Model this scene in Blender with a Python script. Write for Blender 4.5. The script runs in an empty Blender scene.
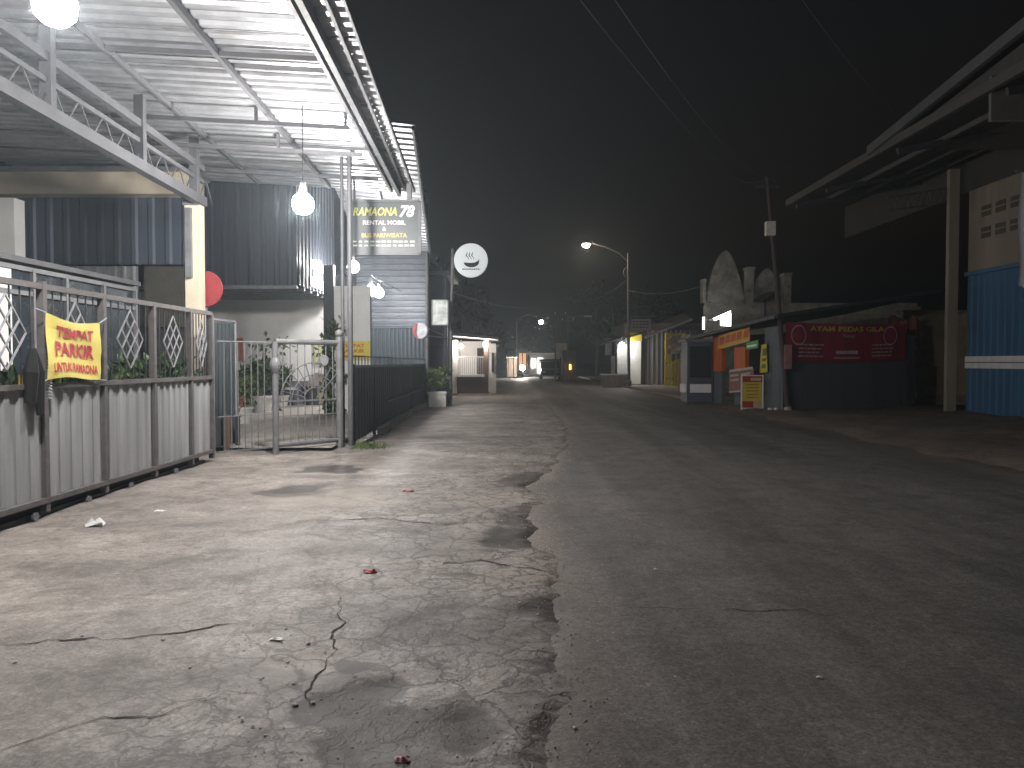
import bpy, math, random
import numpy as np
from mathutils import Vector, Matrix, noise
R = math.radians
random.seed(7)
scene = bpy.context.scene
COL = scene.collection

# ------------------------------------------------------------------ camera
F, PITCH, EYE = 760.0, R(1.66), 1.5
cam_data = bpy.data.cameras.new('camera')
cam_data.sensor_width = 36.0
cam_data.lens = F / 1024 * 36
cam_data.clip_start = 0.05
cam_data.clip_end = 3000
cam = bpy.data.objects.new('camera', cam_data)
cam.location = (0, 0, EYE)
cam.rotation_euler = (R(90) - PITCH, 0, 0)
COL.objects.link(cam)
scene.camera = cam

# ------------------------------------------------------------------ night sky
world = bpy.data.worlds.new('World')
scene.world = world
world.use_nodes = True
wn, wl = world.node_tree.nodes, world.node_tree.links
wn.clear()
sky = wn.new('ShaderNodeTexSky')
sky.sky_type = 'NISHITA'
sky.sun_disc = False
sky.sun_elevation = R(-3)
sky.sun_rotation = R(200)
bg = wn.new('ShaderNodeBackground')
bg.inputs['Strength'].default_value = 0.05
wo = wn.new('ShaderNodeOutputWorld')
wl.new(sky.outputs['Color'], bg.inputs['Color'])
wl.new(bg.outputs[0], wo.inputs['Surface'])

scene.view_settings.view_transform = 'Standard'
scene.view_settings.look = 'None'
scene.view_settings.exposure = 0.2
scene.view_settings.gamma = 1.0
scene.view_settings.use_curve_mapping = False
try:
    scene.cycles.use_denoising = True
    scene.cycles.max_bounces = 5
    scene.cycles.diffuse_bounces = 3
    scene.cycles.glossy_bounces = 2
    scene.cycles.transmission_bounces = 3
    scene.cycles.volume_bounces = 0
    scene.cycles.sample_clamp_indirect = 4.0
except Exception:
    pass

HAZE_DENSITY = 0.0026
BULB = 760.0          # emission of the bare bulbs under the canopy

# ------------------------------------------------------------------ pixel -> world helpers
FW = Vector((0, math.cos(PITCH), -math.sin(PITCH)))
UP = Vector((0, math.sin(PITCH), math.cos(PITCH)))
RT = Vector((1, 0, 0))
ORG = Vector((0, 0, EYE))
def ray(px, py):
    return FW + RT * ((px - 512) / F) - UP * ((py - 384) / F)
def at(px, py, Y):
    d = ray(px, py)
    return ORG + d * (Y / d.y)
def gnd(px, py, z=0.0):
    d = ray(px, py)
    return ORG + d * ((z - EYE) / d.z)
def onplane(px, py, P, Q):
    n = Vector((Q[1] - P[1], -(Q[0] - P[0]), 0))
    d = ray(px, py)
    t = (Vector((P[0], P[1], 0)) - ORG).dot(n) / d.dot(n)
    return ORG + d * t

# ------------------------------------------------------------------ materials
MATS = {}
def mat(name, c1, c2=None, rough=0.7, metal=0.0, scale=6.0, fine=60.0, bump=0.1, streak=False, spec=0.4, rust=None, rust_amt=0.5):
    if name in MATS: return MATS[name]
    m = bpy.data.materials.new(name); m.use_nodes = True
    nt = m.node_tree; N, L = nt.nodes, nt.links
    p = N['Principled BSDF']
    c2 = c2 or tuple(x * 0.62 for x in c1)
    tc = N.new('ShaderNodeTexCoord')
    mp = N.new('ShaderNodeMapping')
    if streak: mp.inputs['Scale'].default_value = (1, 1, 0.12)
    L.new(tc.outputs['Object'], mp.inputs['Vector'])
    n1 = N.new('ShaderNodeTexNoise'); n1.inputs['Scale'].default_value = scale; n1.inputs['Detail'].default_value = 6; n1.inputs['Roughness'].default_value = 0.65
    L.new(mp.outputs[0], n1.inputs['Vector'])
    r1 = N.new('ShaderNodeValToRGB'); r1.color_ramp.elements[0].position = 0.32; r1.color_ramp.elements[1].position = 0.68
    r1.color_ramp.elements[0].color = (*c2, 1); r1.color_ramp.elements[1].color = (*c1, 1)
    L.new(n1.outputs['Fac'], r1.inputs['Fac'])
    col = r1.outputs['Color']
    n2 = N.new('ShaderNodeTexNoise'); n2.inputs['Scale'].default_value = fine; n2.inputs['Detail'].default_value = 3
    L.new(tc.outputs['Object'], n2.inputs['Vector'])
    if rust:
        n3 = N.new('ShaderNodeTexNoise'); n3.inputs['Scale'].default_value = scale * 1.7; n3.inputs['Detail'].default_value = 8; n3.inputs['Roughness'].default_value = 0.75
        L.new(mp.outputs[0], n3.inputs['Vector'])
        r3 = N.new('ShaderNodeValToRGB'); r3.color_ramp.elements[0].position = 0.72 - 0.3 * rust_amt; r3.color_ramp.elements[1].position = 0.84 - 0.3 * rust_amt
        L.new(n3.outputs['Fac'], r3.inputs['Fac'])
        mx = N.new('ShaderNodeMix'); mx.data_type = 'RGBA'
        L.new(r3.outputs['Color'], mx.inputs['Factor']); L.new(col, mx.inputs['A']); mx.inputs['B'].default_value = (*rust, 1)
        col = mx.outputs['Result']
    L.new(col, p.inputs['Base Color'])
    mr = N.new('ShaderNodeMapRange'); mr.inputs['To Min'].default_value = max(0.05, rough - 0.12); mr.inputs['To Max'].default_value = min(1, rough + 0.12)
    L.new(n1.outputs['Fac'], mr.inputs['Value']); L.new(mr.outputs[0], p.inputs['Roughness'])
    p.inputs['Metallic'].default_value = metal
    p.inputs['Specular IOR Level'].default_value = spec
    if bump > 0:
        b = N.new('ShaderNodeBump'); b.inputs['Strength'].default_value = bump; b.inputs['Distance'].default_value = 0.01
        L.new(n2.outputs['Fac'], b.inputs['Height']); L.new(b.outputs[0], p.inputs['Normal'])
    MATS[name] = m
    return m
def glow(name, color, strength):
    if name in MATS: return MATS[name]
    m = bpy.data.materials.new(name); m.use_nodes = True
    N, L = m.node_tree.nodes, m.node_tree.links
    p = N['Principled BSDF']
    p.inputs['Base Color'].default_value = (0.8, 0.8, 0.8, 1)
    p.inputs['Emission Color'].default_value = (*color, 1)
    p.inputs['Emission Strength'].default_value = strength
    MATS[name] = m
    return m
def self_glow(name, c1, c2, strength, scale=5):  # surface colour also emits: added glow that brightens sign faces
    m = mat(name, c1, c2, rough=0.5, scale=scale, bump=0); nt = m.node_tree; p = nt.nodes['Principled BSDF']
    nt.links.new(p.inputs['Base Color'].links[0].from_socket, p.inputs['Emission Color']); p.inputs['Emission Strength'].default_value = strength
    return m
def glass(name, tint=(0.05, 0.07, 0.08), rough=0.08):
    return mat(name, tint, tuple(x * 0.8 for x in tint), rough=0.2, spec=0.6, bump=0.0)

galv = mat('galvanised_sheet', (0.58, 0.59, 0.61), (0.4, 0.41, 0.425), rough=0.38, metal=0.65, scale=3, streak=False, bump=0.05)
steel = mat('painted_steel', (0.22, 0.22, 0.225), (0.14, 0.14, 0.145), rough=0.55, metal=0.2, scale=5, rust=(0.12, 0.06, 0.035), rust_amt=0.15)
steel_light = mat('light_steel', (0.5, 0.5, 0.52), (0.36, 0.36, 0.38), rough=0.45, metal=0.5, scale=4)
steel_mid = mat('mid_steel', (0.1, 0.1, 0.107), (0.065, 0.065, 0.07), rough=0.6, metal=0.0, scale=4)
beam_grey = mat('beam_grey', (0.11, 0.11, 0.118), (0.075, 0.075, 0.08), rough=0.6, metal=0.0, scale=5)
steel_dark = mat('dark_steel', (0.06, 0.062, 0.07), (0.035, 0.036, 0.04), rough=0.55, metal=0.3, scale=8)
rusty = mat('rusty_steel', (0.15, 0.14, 0.138), (0.095, 0.087, 0.085), rough=0.7, metal=0.2, scale=9, rust=(0.13, 0.06, 0.035), rust_amt=0.45)
fence_sheet = mat('fence_sheet', (0.36, 0.36, 0.37), (0.235, 0.235, 0.24), rough=0.5, metal=0.0, scale=3.2, streak=True, rust=(0.3, 0.25, 0.2), rust_amt=0.3)
white_paint = mat('white_paint', (0.85, 0.84, 0.82), (0.74, 0.73, 0.71), rough=0.75, scale=2)
cream_paint = mat('cream_paint', (0.68, 0.6, 0.46), (0.56, 0.49, 0.37), rough=0.75, scale=2)
navy_clad = mat('navy_cladding', (0.085, 0.105, 0.14), (0.06, 0.075, 0.1), rough=0.5, metal=0.1, scale=2, streak=True)
navy_deep = mat('deep_navy_cladding', (0.045, 0.055, 0.072), (0.03, 0.036, 0.048), rough=0.5, metal=0.1, scale=2, streak=True)
dado_paint = mat('grey_dado', (0.15, 0.16, 0.18), (0.1, 0.11, 0.125), rough=0.7, scale=3)
fence_dark = mat('fence_dark_paint', (0.095, 0.112, 0.13), (0.065, 0.075, 0.09), rough=0.5, metal=0.0, scale=4, streak=True)
black_rubber = mat('black_rubber', (0.02, 0.02, 0.02), rough=0.85)
red_paint = mat('red_paint', (0.3, 0.04, 0.045), (0.22, 0.026, 0.032), rough=0.5)
bulb_mat = glow('bulb_glow', (1.0, 0.965, 0.94), BULB)

# ------------------------------------------------------------------ mesh builder
class MB:
    def __init__(self): self.v = []; self.f = []
    def add(self, vs, fs):
        n = len(self.v); self.v += [Vector(q) for q in vs]; self.f += [tuple(i + n for i in q) for q in fs]; return self
    def box(self, lo, hi):
        (a, b, c), (d, e, g) = lo, hi
        return self.add([(a, b, c), (d, b, c), (d, e, c), (a, e, c), (a, b, g), (d, b, g), (d, e, g), (a, e, g)],
                        [(0, 3, 2, 1), (4, 5, 6, 7), (0, 1, 5, 4), (1, 2, 6, 5), (2, 3, 7, 6), (3, 0, 4, 7)])
    def bar(self, p, q, w, h=None, up=(0, 0, 1)):
        h = h or w; p, q = Vector(p), Vector(q); d = (q - p).normalized(); u = Vector(up)
        if abs(d.dot(u)) > 0.98: u = Vector((0, 1, 0))
        s = d.cross(u).normalized(); u = s.cross(d).normalized()
        vs = [c + s * a * w / 2 + u * b * h / 2 for c in (p, q) for a, b in ((-1, -1), (1, -1), (1, 1), (-1, 1))]
        return self.add(vs, [(0, 1, 2, 3), (7, 6, 5, 4), (0, 4, 5, 1), (1, 5, 6, 2), (2, 6, 7, 3), (3, 7, 4, 0)])
    def tube(self, pts, r, seg=8, cap=True):
        pts = [Vector(p) for p in pts]; rs = r if isinstance(r, (list, tuple)) else [r] * len(pts)
        n0 = len(self.v); u = None
        for i, p in enumerate(pts):
            d = (pts[min(i + 1, len(pts) - 1)] - pts[max(i - 1, 0)]).normalized()
            if u is None:
                u = d.orthogonal().normalized()
            else:
                u = (u - d * u.dot(d)).normalized()
            s = d.cross(u)
            for k in range(seg):
                a = 2 * math.pi * k / seg
                self.v.append(p + (u * math.cos(a) + s * math.sin(a)) * rs[i])
        for i in range(len(pts) - 1):
            for k in range(seg):
                a, b = n0 + i * seg + k, n0 + i * seg + (k + 1) % seg
                self.f.append((a, b, b + seg, a + seg))
        if cap:
            self.f.append(tuple(n0 + k for k in range(seg))[::-1])
            self.f.append(tuple(n0 + (len(pts) - 1) * seg + k for k in range(seg)))
        return self
    def lathe(self, c, prof, seg=16, axis=(0, 0, 1)):
        c = Vector(c); ax = Vector(axis).normalized(); u = ax.orthogonal().normalized(); s = ax.cross(u); n0 = len(self.v)
        for r, z in prof:
            for k in range(seg):
                a = 2 * math.pi * k / seg
                self.v.append(c + ax * z + (u * math.cos(a) + s * math.sin(a)) * max(r, 1e-4))
        for i in range(len(prof) - 1):
            for k in range(seg):
                a, b = n0 + i * seg + k, n0 + i * seg + (k + 1) % seg
                self.f.append((a, b, b + seg, a + seg))
        self.f.append(tuple(n0 + k for k in range(seg))[::-1])
        self.f.append(tuple(n0 + (len(prof) - 1) * seg + k for k in range(seg)))
        return self
    def sphere(self, c, r, seg=14, rings=8, sz=1.0):
        return self.lathe(c, [(r * math.sin(math.pi * i / rings), -r * sz * math.cos(math.pi * i / rings)) for i in range(rings + 1)], seg)
    def prism(self, pts, ext):
        """polygon (3-D points in a plane) pushed along ext"""
        pts = [Vector(p) for p in pts]; e = Vector(ext); n = len(pts)
        return self.add(pts + [p + e for p in pts], [tuple(range(n))[::-1], tuple(range(n, 2 * n))] + [(i, (i + 1) % n, (i + 1) % n + n, i + n) for i in range(n)])
    def corr(self, o, u, v, pitch=0.2, h=0.03, n=None, flat=0.3, cuts=1, jitter=0.0):
        """corrugated sheet: ribs run along v, repeat along u"""
        o, u, v = Vector(o), Vector(u), Vector(v); n = Vector(n) if n else u.cross(v).normalized()
        L = u.length; k = max(1, int(round(L / pitch))); ts = []
        for i in range(k):
            for a, hh in ((0, 0), (0.5 - flat / 2 - 0.08, 0), (0.5 - flat / 2 + 0.04, 1), (0.5 + flat / 2 - 0.04, 1), (0.5 + flat / 2 + 0.08, 0)):
                ts.append(((i + a) / k, hh * (1 + jitter * random.uniform(-1, 1))))
        ts.append((1, 0)); n0 = len(self.v)
        for j in range(cuts + 1):
            for t, hh in ts: self.v.append(o + u * t + v * (j / cuts) + n * (hh * h))
        m = len(ts)
        for j in range(cuts):
            for i in range(m - 1): self.f.append((n0 + j * m + i, n0 + j * m + i + 1, n0 + (j + 1) * m + i + 1, n0 + (j + 1) * m + i))
        return self
    def quad(self, a, b, c, d): return self.add([a, b, c, d], [(0, 1, 2, 3)])
    def build(self, name, m, parent=None, base=None, smooth=False):
        off = Vector(root_loc(parent)) if parent else Vector(base or (0, 0, 0))
        me = bpy.data.meshes.new(name); me.from_pydata([tuple(q - off) for q in self.v], [], self.f); me.validate(); me.update()
        me.materials.append(m)
        if smooth:
            for pl in me.polygons: pl.use_smooth = True
        o = bpy.data.objects.new(name, me); COL.objects.link(o)
        if parent: o.parent = parent
        else: o.location = off
        return o
def root_loc(o):
    while o.parent: o = o.parent
    return o.location
def tag(o, label=None, cat=None, group=None, kind=None):
    for k, x in (('label', label), ('category', cat), ('group', group), ('kind', kind)):
        if x: o[k] = x
    return o
def thing(name, loc, label, cat, group=None):
    o = bpy.data.objects.new(name, None); o.empty_display_size = 0.2; COL.objects.link(o); o.location = loc
    return tag(o, label, cat, group)
def copy_tree(o, parent=None):
    c = o.copy(); COL.objects.link(c)
    if parent: c.parent = parent
    for ch in list(o.children): copy_tree(ch, c)
    return c
def text2d(s, height, width=None, bold=0.02, shear=0.0):
    """flat text mesh as (verts2d, faces), lower-left at 0,0, scaled to height (and width)"""
    cu = bpy.data.curves.new('text', 'FONT'); cu.body = s; cu.offset = bold; cu.shear = shear; cu.resolution_u = 3
    ob = bpy.data.objects.new('text', cu); COL.objects.link(ob)
    dg = bpy.context.evaluated_depsgraph_get(); me = bpy.data.meshes.new_from_object(ob.evaluated_get(dg))
    vs = [(p.co.x, p.co.y) for p in me.vertices]; fs = [tuple(p.vertices) for p in me.polygons]
    bpy.data.objects.remove(ob); bpy.data.curves.remove(cu); bpy.data.meshes.remove(me)
    x0, x1 = min(a for a, _ in vs), max(a for a, _ in vs); y0, y1 = min(b for _, b in vs), max(b for _, b in vs)
    sy = height / (y1 - y0); sx = width / (x1 - x0) if width else sy
    return [((a - x0) * sx, (b - y0) * sy) for a, b in vs], fs
def put_text(mb, s, O, U, V, cx, y, h, w=None, off=0.006, bold=0.02, shear=0.0, f=None):
    """centre text at (cx, y bottom) in the plane O + U*x + V*y, pushed off along U x V"""
    vs, fs = text2d(s, h, w, bold, shear); wid = max(a for a, _ in vs)
    U, V = Vector(U), Vector(V); n = U.cross(V).normalized(); out = []
    for a, b in vs:
        x, yy = cx - wid / 2 + a, y + b
        p = Vector(O) + U * x + V * yy + n * off
        if f: p = p + n * f(x, yy)
        out.append(p)
    mb.add(out, fs)
def put_rect(mb, O, U, V, x0, y0, x1, y1, off=0.005):
    U, V = Vector(U), Vector(V); n = U.cross(V).normalized(); O = Vector(O) + n * off
    mb.quad(O + U * x0 + V * y0, O + U * x1 + V * y0, O + U * x1 + V * y1, O + U * x0 + V * y1)
def fbm(x, y, s, oct=4, seed=0.0):
    return noise.fractal(Vector((x * s, y * s, seed)), 1.0, 2.0, oct)

# ================================================================== GROUND
def grid_obj(name, xs_of, ys, zf, m, attrs=None, kind='structure'):
    """xs_of(y) -> list of x (same length each row)"""
    vs, fs, at_ = [], [], {k: [] for k in (attrs or {})}
    for y in ys:
        for x in xs_of(y):
            vs.append((x, y, zf(x, y)))
            for k, fn in (attrs or {}).items(): at_[k].append(fn(x, y))
    nx = len(xs_of(ys[0]))
    for j in range(len(ys) - 1):
        for i in range(nx - 1):
            a = j * nx + i; fs.append((a, a + 1, a + nx + 1, a + nx))
    me = bpy.data.meshes.new(name); me.from_pydata(vs, [], fs); me.update(); me.materials.append(m)
    for k, d in at_.items():
        A = me.attributes.new(k, 'FLOAT', 'POINT'); A.data.foreach_set('value', d)
    for pl in me.polygons: pl.use_smooth = True
    o = bpy.data.objects.new(name, me); COL.objects.link(o); o['kind'] = kind
    return o

def ground_mat(name, base, alt, dirt, crack=0.0, crack_scale=4.5, rough=0.75, speck=0.25, use_edge=False, spec=0.35, big=0.35, bump=0.5, lanes=None, dust=None):
    m = bpy.data.materials.new(name); m.use_nodes = True
    N, L = m.node_tree.nodes, m.node_tree.links; p = N['Principled BSDF']
    tc = N.new('ShaderNodeTexCoord'); V = tc.outputs['Object']
    def nz(scale, detail=6, rough_=0.6, vec=V, dist=0.0):
        n = N.new('ShaderNodeTexNoise'); n.inputs['Scale'].default_value = scale; n.inputs['Detail'].default_value = detail
        n.inputs['Roughness'].default_value = rough_; n.inputs['Distortion'].default_value = dist; L.new(vec, n.inputs['Vector']); return n
    def ramp(src, a, b, ca=(0, 0, 0), cb=(1, 1, 1)):
        r = N.new('ShaderNodeValToRGB'); r.color_ramp.elements[0].position = a; r.color_ramp.elements[1].position = b
        r.color_ramp.elements[0].color = (*ca, 1); r.color_ramp.elements[1].color = (*cb, 1); L.new(src, r.inputs['Fac']); return r.outputs['Color']
    def mix(fac, a, b, blend='MIX'):
        x = N.new('ShaderNodeMix'); x.data_type = 'RGBA'; x.blend_type = blend
        if isinstance(fac, float): x.inputs['Factor'].default_value = fac
        else: L.new(fac, x.inputs['Factor'])
        for k, s in (('A', a), ('B', b)):
            if isinstance(s, tuple): x.inputs[k].default_value = (*s, 1)
            else: L.new(s, x.inputs[k])
        return x.outputs['Result']
    def mth(op, a, b=None, clamp=False):
        x = N.new('ShaderNodeMath'); x.operation = op; x.use_clamp = clamp
        for i, s in enumerate((a, b)):
            if s is None: continue
            if isinstance(s, (int, float)): x.inputs[i].default_value = s
            else: L.new(s, x.inputs[i])
        return x.outputs[0]
    big_n = nz(big, 5, 0.6, dist=0.4); mid = nz(2.3, 8, 0.7, dist=0.6); fine = nz(75, 3, 0.6)
    col = mix(ramp(big_n.outputs['Fac'], 0.36, 0.64), base, alt)
    col = mix(mth('MULTIPLY', ramp(mid.outputs['Fac'], 0.46, 0.66), 0.8), col, dirt)
    if dust:
        grain_ = nz(14, 6, 0.75)
        du = N.new('ShaderNodeAttribute'); du.attribute_name = 'dust'
        col = mix(ramp(mth('ADD', mth('MULTIPLY', du.outputs['Fac'], 0.55), mth('ADD', mth('MULTIPLY', mid.outputs['Fac'], 0.5), mth('MULTIPLY', grain_.outputs['Fac'], 0.5))), 0.62, 1.1), col, dust)
    grain = nz(17, 6, 0.75, dist=0.3)
    col = mix(0.75, col, ramp(grain.outputs['Fac'], 0.28, 0.72, (0.5, 0.48, 0.46), (1.45, 1.45, 1.45)), 'MULTIPLY')
    grit = nz(48, 4, 0.7)
    col = mix(0.6, col, ramp(grit.outputs['Fac'], 0.3, 0.7, (0.55, 0.54, 0.52), (1.4, 1.4, 1.4)), 'MULTIPLY')
    stain = nz(0.9, 7, 0.7, dist=1.2)
    col = mix(mth('MULTIPLY', ramp(stain.outputs['Fac'], 0.5, 0.66), 0.6), col, dirt)
    if lanes:
        ms = N.new('ShaderNodeVectorMath'); ms.operation = 'MULTIPLY'; L.new(V, ms.inputs[0]); ms.inputs[1].default_value = lanes
        ln = nz(1.0, 5, 0.6, vec=ms.outputs[0], dist=0.5)
        col = mix(0.85, col, ramp(ln.outputs['Fac'], 0.33, 0.67, (0.55, 0.53, 0.52), (1.25, 1.24, 1.23)), 'MULTIPLY')
    height = mth('ADD', mth('ADD', mth('MULTIPLY', mid.outputs['Fac'], 0.25), mth('MULTIPLY', fine.outputs['Fac'], 0.25)), mth('MULTIPLY', grain.outputs['Fac'], 0.3))
    # stone speckle
    vo = N.new('ShaderNodeTexVoronoi'); vo.inputs['Scale'].default_value = 95; L.new(V, vo.inputs['Vector'])
    sp = N.new('ShaderNodeSeparateColor'); L.new(vo.outputs['Color'], sp.inputs[0])
    col = mix(speck, col, ramp(sp.outputs[0], 0.0, 1.0, (0.15, 0.14, 0.13), (1.6, 1.55, 1.5)), 'MULTIPLY')
    if crack > 0:
        wob = nz(3.0, 5, 0.7)
        ad = N.new('ShaderNodeVectorMath'); ad.operation = 'MULTIPLY_ADD'; L.new(wob.outputs['Color'], ad.inputs[0]); ad.inputs[1].default_value = (0.35, 0.35, 0); L.new(V, ad.inputs[2])
        v1 = N.new('ShaderNodeTexVoronoi'); v1.feature = 'DISTANCE_TO_EDGE'; v1.inputs['Scale'].default_value = crack_scale; L.new(ad.outputs[0], v1.inputs['Vector'])
        c1 = ramp(v1.outputs['Distance'], 0.008, 0.065, (1, 1, 1), (0, 0, 0))
        v2 = N.new('ShaderNodeTexVoronoi'); v2.feature = 'DISTANCE_TO_EDGE'; v2.inputs['Scale'].default_value = 0.42; L.new(ad.outputs[0], v2.inputs['Vector'])
        c2 = ramp(v2.outputs['Distance'], 0.001, 0.006, (1, 1, 1), (0, 0, 0))
        msk = nz(0.75, 4, 0.6)
        if use_edge:
            e = N.new('ShaderNodeAttribute'); e.attribute_name = 'edge'
            near = mth('SUBTRACT', 1.0, mth('DIVIDE', e.outputs['Fac'], 2.8), True)
            mk = ramp(mth('ADD', mth('MULTIPLY', near, 0.55), mth('MULTIPLY', msk.outputs['Fac'], 0.6)), 0.38, 0.6)
            lip = mth('SUBTRACT', 1.0, mth('DIVIDE', e.outputs['Fac'], 0.35), True)
            dk = ramp(mth('ADD', mth('MULTIPLY', lip, 0.45), mth('MULTIPLY', mid.outputs['Fac'], 0.55)), 0.42, 0.62)
            col = mix(mth('MULTIPLY', dk, 0.4), col, tuple(x * 0.8 for x in dirt))
            so = N.new('ShaderNodeAttribute'); so.attribute_name = 'soil'
            sk = ramp(mth('ADD', mth('MULTIPLY', so.outputs['Fac'], 0.75), mth('ADD', mth('MULTIPLY', mid.outputs['Fac'], 0.35), mth('MULTIPLY', grain.outputs['Fac'], 0.45))), 0.62, 0.8)
            col = mix(mth('MULTIPLY', sk, 0.85), col, (0.03, 0.025, 0.02))
            pa = N.new('ShaderNodeAttribute'); pa.attribute_name = 'patch'
            col = mix(mth('MULTIPLY', pa.outputs['Fac'], 0.6), col, (0.3, 0.26, 0.22))
        else:
            mk = ramp(msk.outputs['Fac'], 0.5, 0.68)
        v3 = N.new('ShaderNodeTexVoronoi'); v3.feature = 'DISTANCE_TO_EDGE'; v3.inputs['Scale'].default_value = crack_scale * 2.6; L.new(ad.outputs[0], v3.inputs['Vector'])
        c3 = ramp(v3.outputs['Distance'], 0.01, 0.09, (1, 1, 1), (0, 0, 0))
        msk3 = ramp(nz(1.3, 5, 0.65).outputs['Fac'], 0.42, 0.54)
        c1 = mth('MAXIMUM', c1, mth('MULTIPLY', mth('MULTIPLY', c3, msk3), 0.8))
        cr = mth('MULTIPLY', c1, mk)
        cr = mth('MAXIMUM', mth('MULTIPLY', cr, 0.8), mth('MULTIPLY', c2, 0.35))
        cr = mth('MULTIPLY', cr, crack)
        col = mix(cr, col, (0.035, 0.028, 0.023))
        height = mth('SUBTRACT', height, mth('MULTIPLY', cr, 0.25))
    L.new(col, p.inputs['Base Color'])
    mr = N.new('ShaderNodeMapRange'); mr.inputs['To Min'].default_value = rough - 0.15; mr.inputs['To Max'].default_value = min(1.0, rough + 0.2)
    L.new(mid.outputs['Fac'], mr.inputs['Value']); L.new(mr.outputs[0], p.inputs['Roughness'])
    p.inputs['Specular IOR Level'].default_value = spec
    b = N.new('ShaderNodeBump'); b.inputs['Strength'].default_value = bump; b.inputs['Distance'].default_value = 0.02
    L.new(height, b.inputs['Height']); L.new(b.outputs[0], p.inputs['Normal'])
    return m

earth_m = ground_mat('earth', (0.1, 0.08, 0.06), (0.14, 0.11, 0.085), (0.06, 0.05, 0.04))
asphalt_m = ground_mat('asphalt', (0.132, 0.127, 0.123), (0.162, 0.155, 0.15), (0.092, 0.088, 0.085), lanes=(1.1, 0.09, 1.0), dust=(0.19, 0.17, 0.153), crack=0.2, crack_scale=0.9, rough=0.7, speck=0.4, bump=0.7)
concrete_m = ground_mat('old_concrete', (0.315, 0.289, 0.268), (0.235, 0.214, 0.198), (0.125, 0.11, 0.1), crack=1.0, rough=0.6, use_edge=True, spec=0.45, bump=0.45, lanes=(0.5, 1.3, 1.0))
court_m = ground_mat('yard_concrete', (0.4, 0.37, 0.34), (0.32, 0.3, 0.275), (0.24, 0.22, 0.2), crack=0.2, rough=0.7)
verge_m = ground_mat('dirt_verge', (0.23, 0.185, 0.15), (0.15, 0.12, 0.1), (0.09, 0.072, 0.06), rough=0.9, bump=0.9)
fore_m = ground_mat('forecourt_concrete', (0.34, 0.31, 0.28), (0.26, 0.23, 0.21), (0.17, 0.15, 0.13), rough=0.8)

mb = MB(); mb.quad((-500, -300, -0.16), (500, -300, -0.16), (500, 900, -0.16), (-500, 900, -0.16)); g = mb.build('ground', earth_m); g['kind'] = 'structure'

EDGE = [(-6, 0.0), (2.0, 0.12), (2.8, 0.16), (3.6, 0.3), (4.8, 0.34), (5.6, 0.36), (6.4, 0.22), (7.2, 0.18), (8.3, 0.36), (9.2, 0.22), (10.5, 0.55), (13, 1.0), (17, 1.25), (23.7, 1.35), (30, 1.3)]
def edge_x(y):
    x = float(np.interp(y, [a for a, _ in EDGE], [b for _, b in EDGE]))
    return x + 0.09 * fbm(0.0, y, 1.5, 4, 3.3) + 0.05 * fbm(1.0, y, 7, 4, 9.1) + 0.03 * fbm(1.0, y, 24, 4, 4.4)
def seq(a, b, s0, s1):
    out, t = [a], a
    while t < b:
        t += s0 + (s1 - s0) * (t - a) / (b - a); out.append(min(t, b))
    return out
# road
def road_z(x, y): return 0.012 * fbm(x, y, 0.6, 4, 1.0) + 0.004 * fbm(x, y, 4, 2, 2.0) + 0.02 * max(0, 1 - abs(x - 3.6) / 4) - 0.1 * min(1, max(0, (edge_x(y) - x - 0.06) / 0.25))
RX = seq(-3.2, 7.6, 0.18, 0.18)
grid_obj('road', lambda y: [x + 0.35 * fbm(0, y, 0.35, 3, 5.0) * (1 if x > 7.3 else 0) for x in RX], seq(-6, 150, 0.18, 2.5), road_z, asphalt_m, {'dust': lambda x, y: max(0.0, 1 - max(0.0, x - edge_x(y)) / 0.45) + max(0.0, 1 - abs(x - 6.9) / 1.6) * 0.8})
# concrete pavement in front of the gates
SOIL = [(gnd(395, 740), 0.3), (gnd(345, 705), 0.2), (gnd(450, 730), 0.2), (gnd(385, 690), 0.12), (gnd(560, 610), 0.22), (gnd(540, 480), 0.5), (gnd(548, 520), 0.45), (gnd(528, 540), 0.35), (gnd(292, 492), 0.35), (gnd(330, 470), 0.4)]
PATCH = [(gnd(525, 577), 0.3), (gnd(320, 665), 0.22), (gnd(500, 500), 0.5), (gnd(345, 500), 0.7)]
def blob(lst, x, y, st=1.0):
    s = 0.0
    for p, r in lst:
        d = math.hypot(x - p.x, (y - p.y)) / r
        d += 0.5 * fbm(x, y, 3.0, 4, 8.0)
        s = max(s, min(1, max(0, 1.5 - d)))
    return s
def pave_z(x, y):
    d = edge_x(y) - x
    z = 0.026 * min(1, max(0, d / 0.13)) - 0.01
    z += 0.02 * fbm(x, y, 0.5, 4, 4.0) + 0.012 * fbm(x, y, 2.5, 4, 6.0) * (1.0 if d < 1.2 else 0.8)
    if d < 1.5: z += 0.006 * fbm(x, y, 9, 3, 2.2) * (1 - d / 1.5)
    z -= 0.02 * blob(SOIL, x, y)
    return z
PU = [-(0.0 - 0.14)] + []
def pave_xs(y):
    e = edge_x(y); W = e + 10.2; out = []
    n = 110
    for i in range(n + 1):
        t = i / n; d = -0.1 + (W + 0.1) * t ** 1.9
        out.append(e - d)
    return out[::-1]
pave = grid_obj('pavement', pave_xs, seq(-4, 2.2, 0.3, 0.3) + seq(2.22, 8, 0.018, 0.035) + seq(8.03, 27, 0.05, 0.09), pave_z, concrete_m,
                {'edge': lambda x, y: max(0.0, edge_x(y) - x), 'soil': lambda x, y: blob(SOIL, x, y), 'patch': lambda x, y: blob(PATCH, x, y)})
# yard floor behind the gates
mb = MB(); mb.quad((-14, 12.6, 0.075), (-3.0, 12.6, 0.075), (-3.0, 22.5, 0.32), (-14, 22.5, 0.32)); tag(mb.build('yard_floor', court_m), kind='structure')
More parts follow.
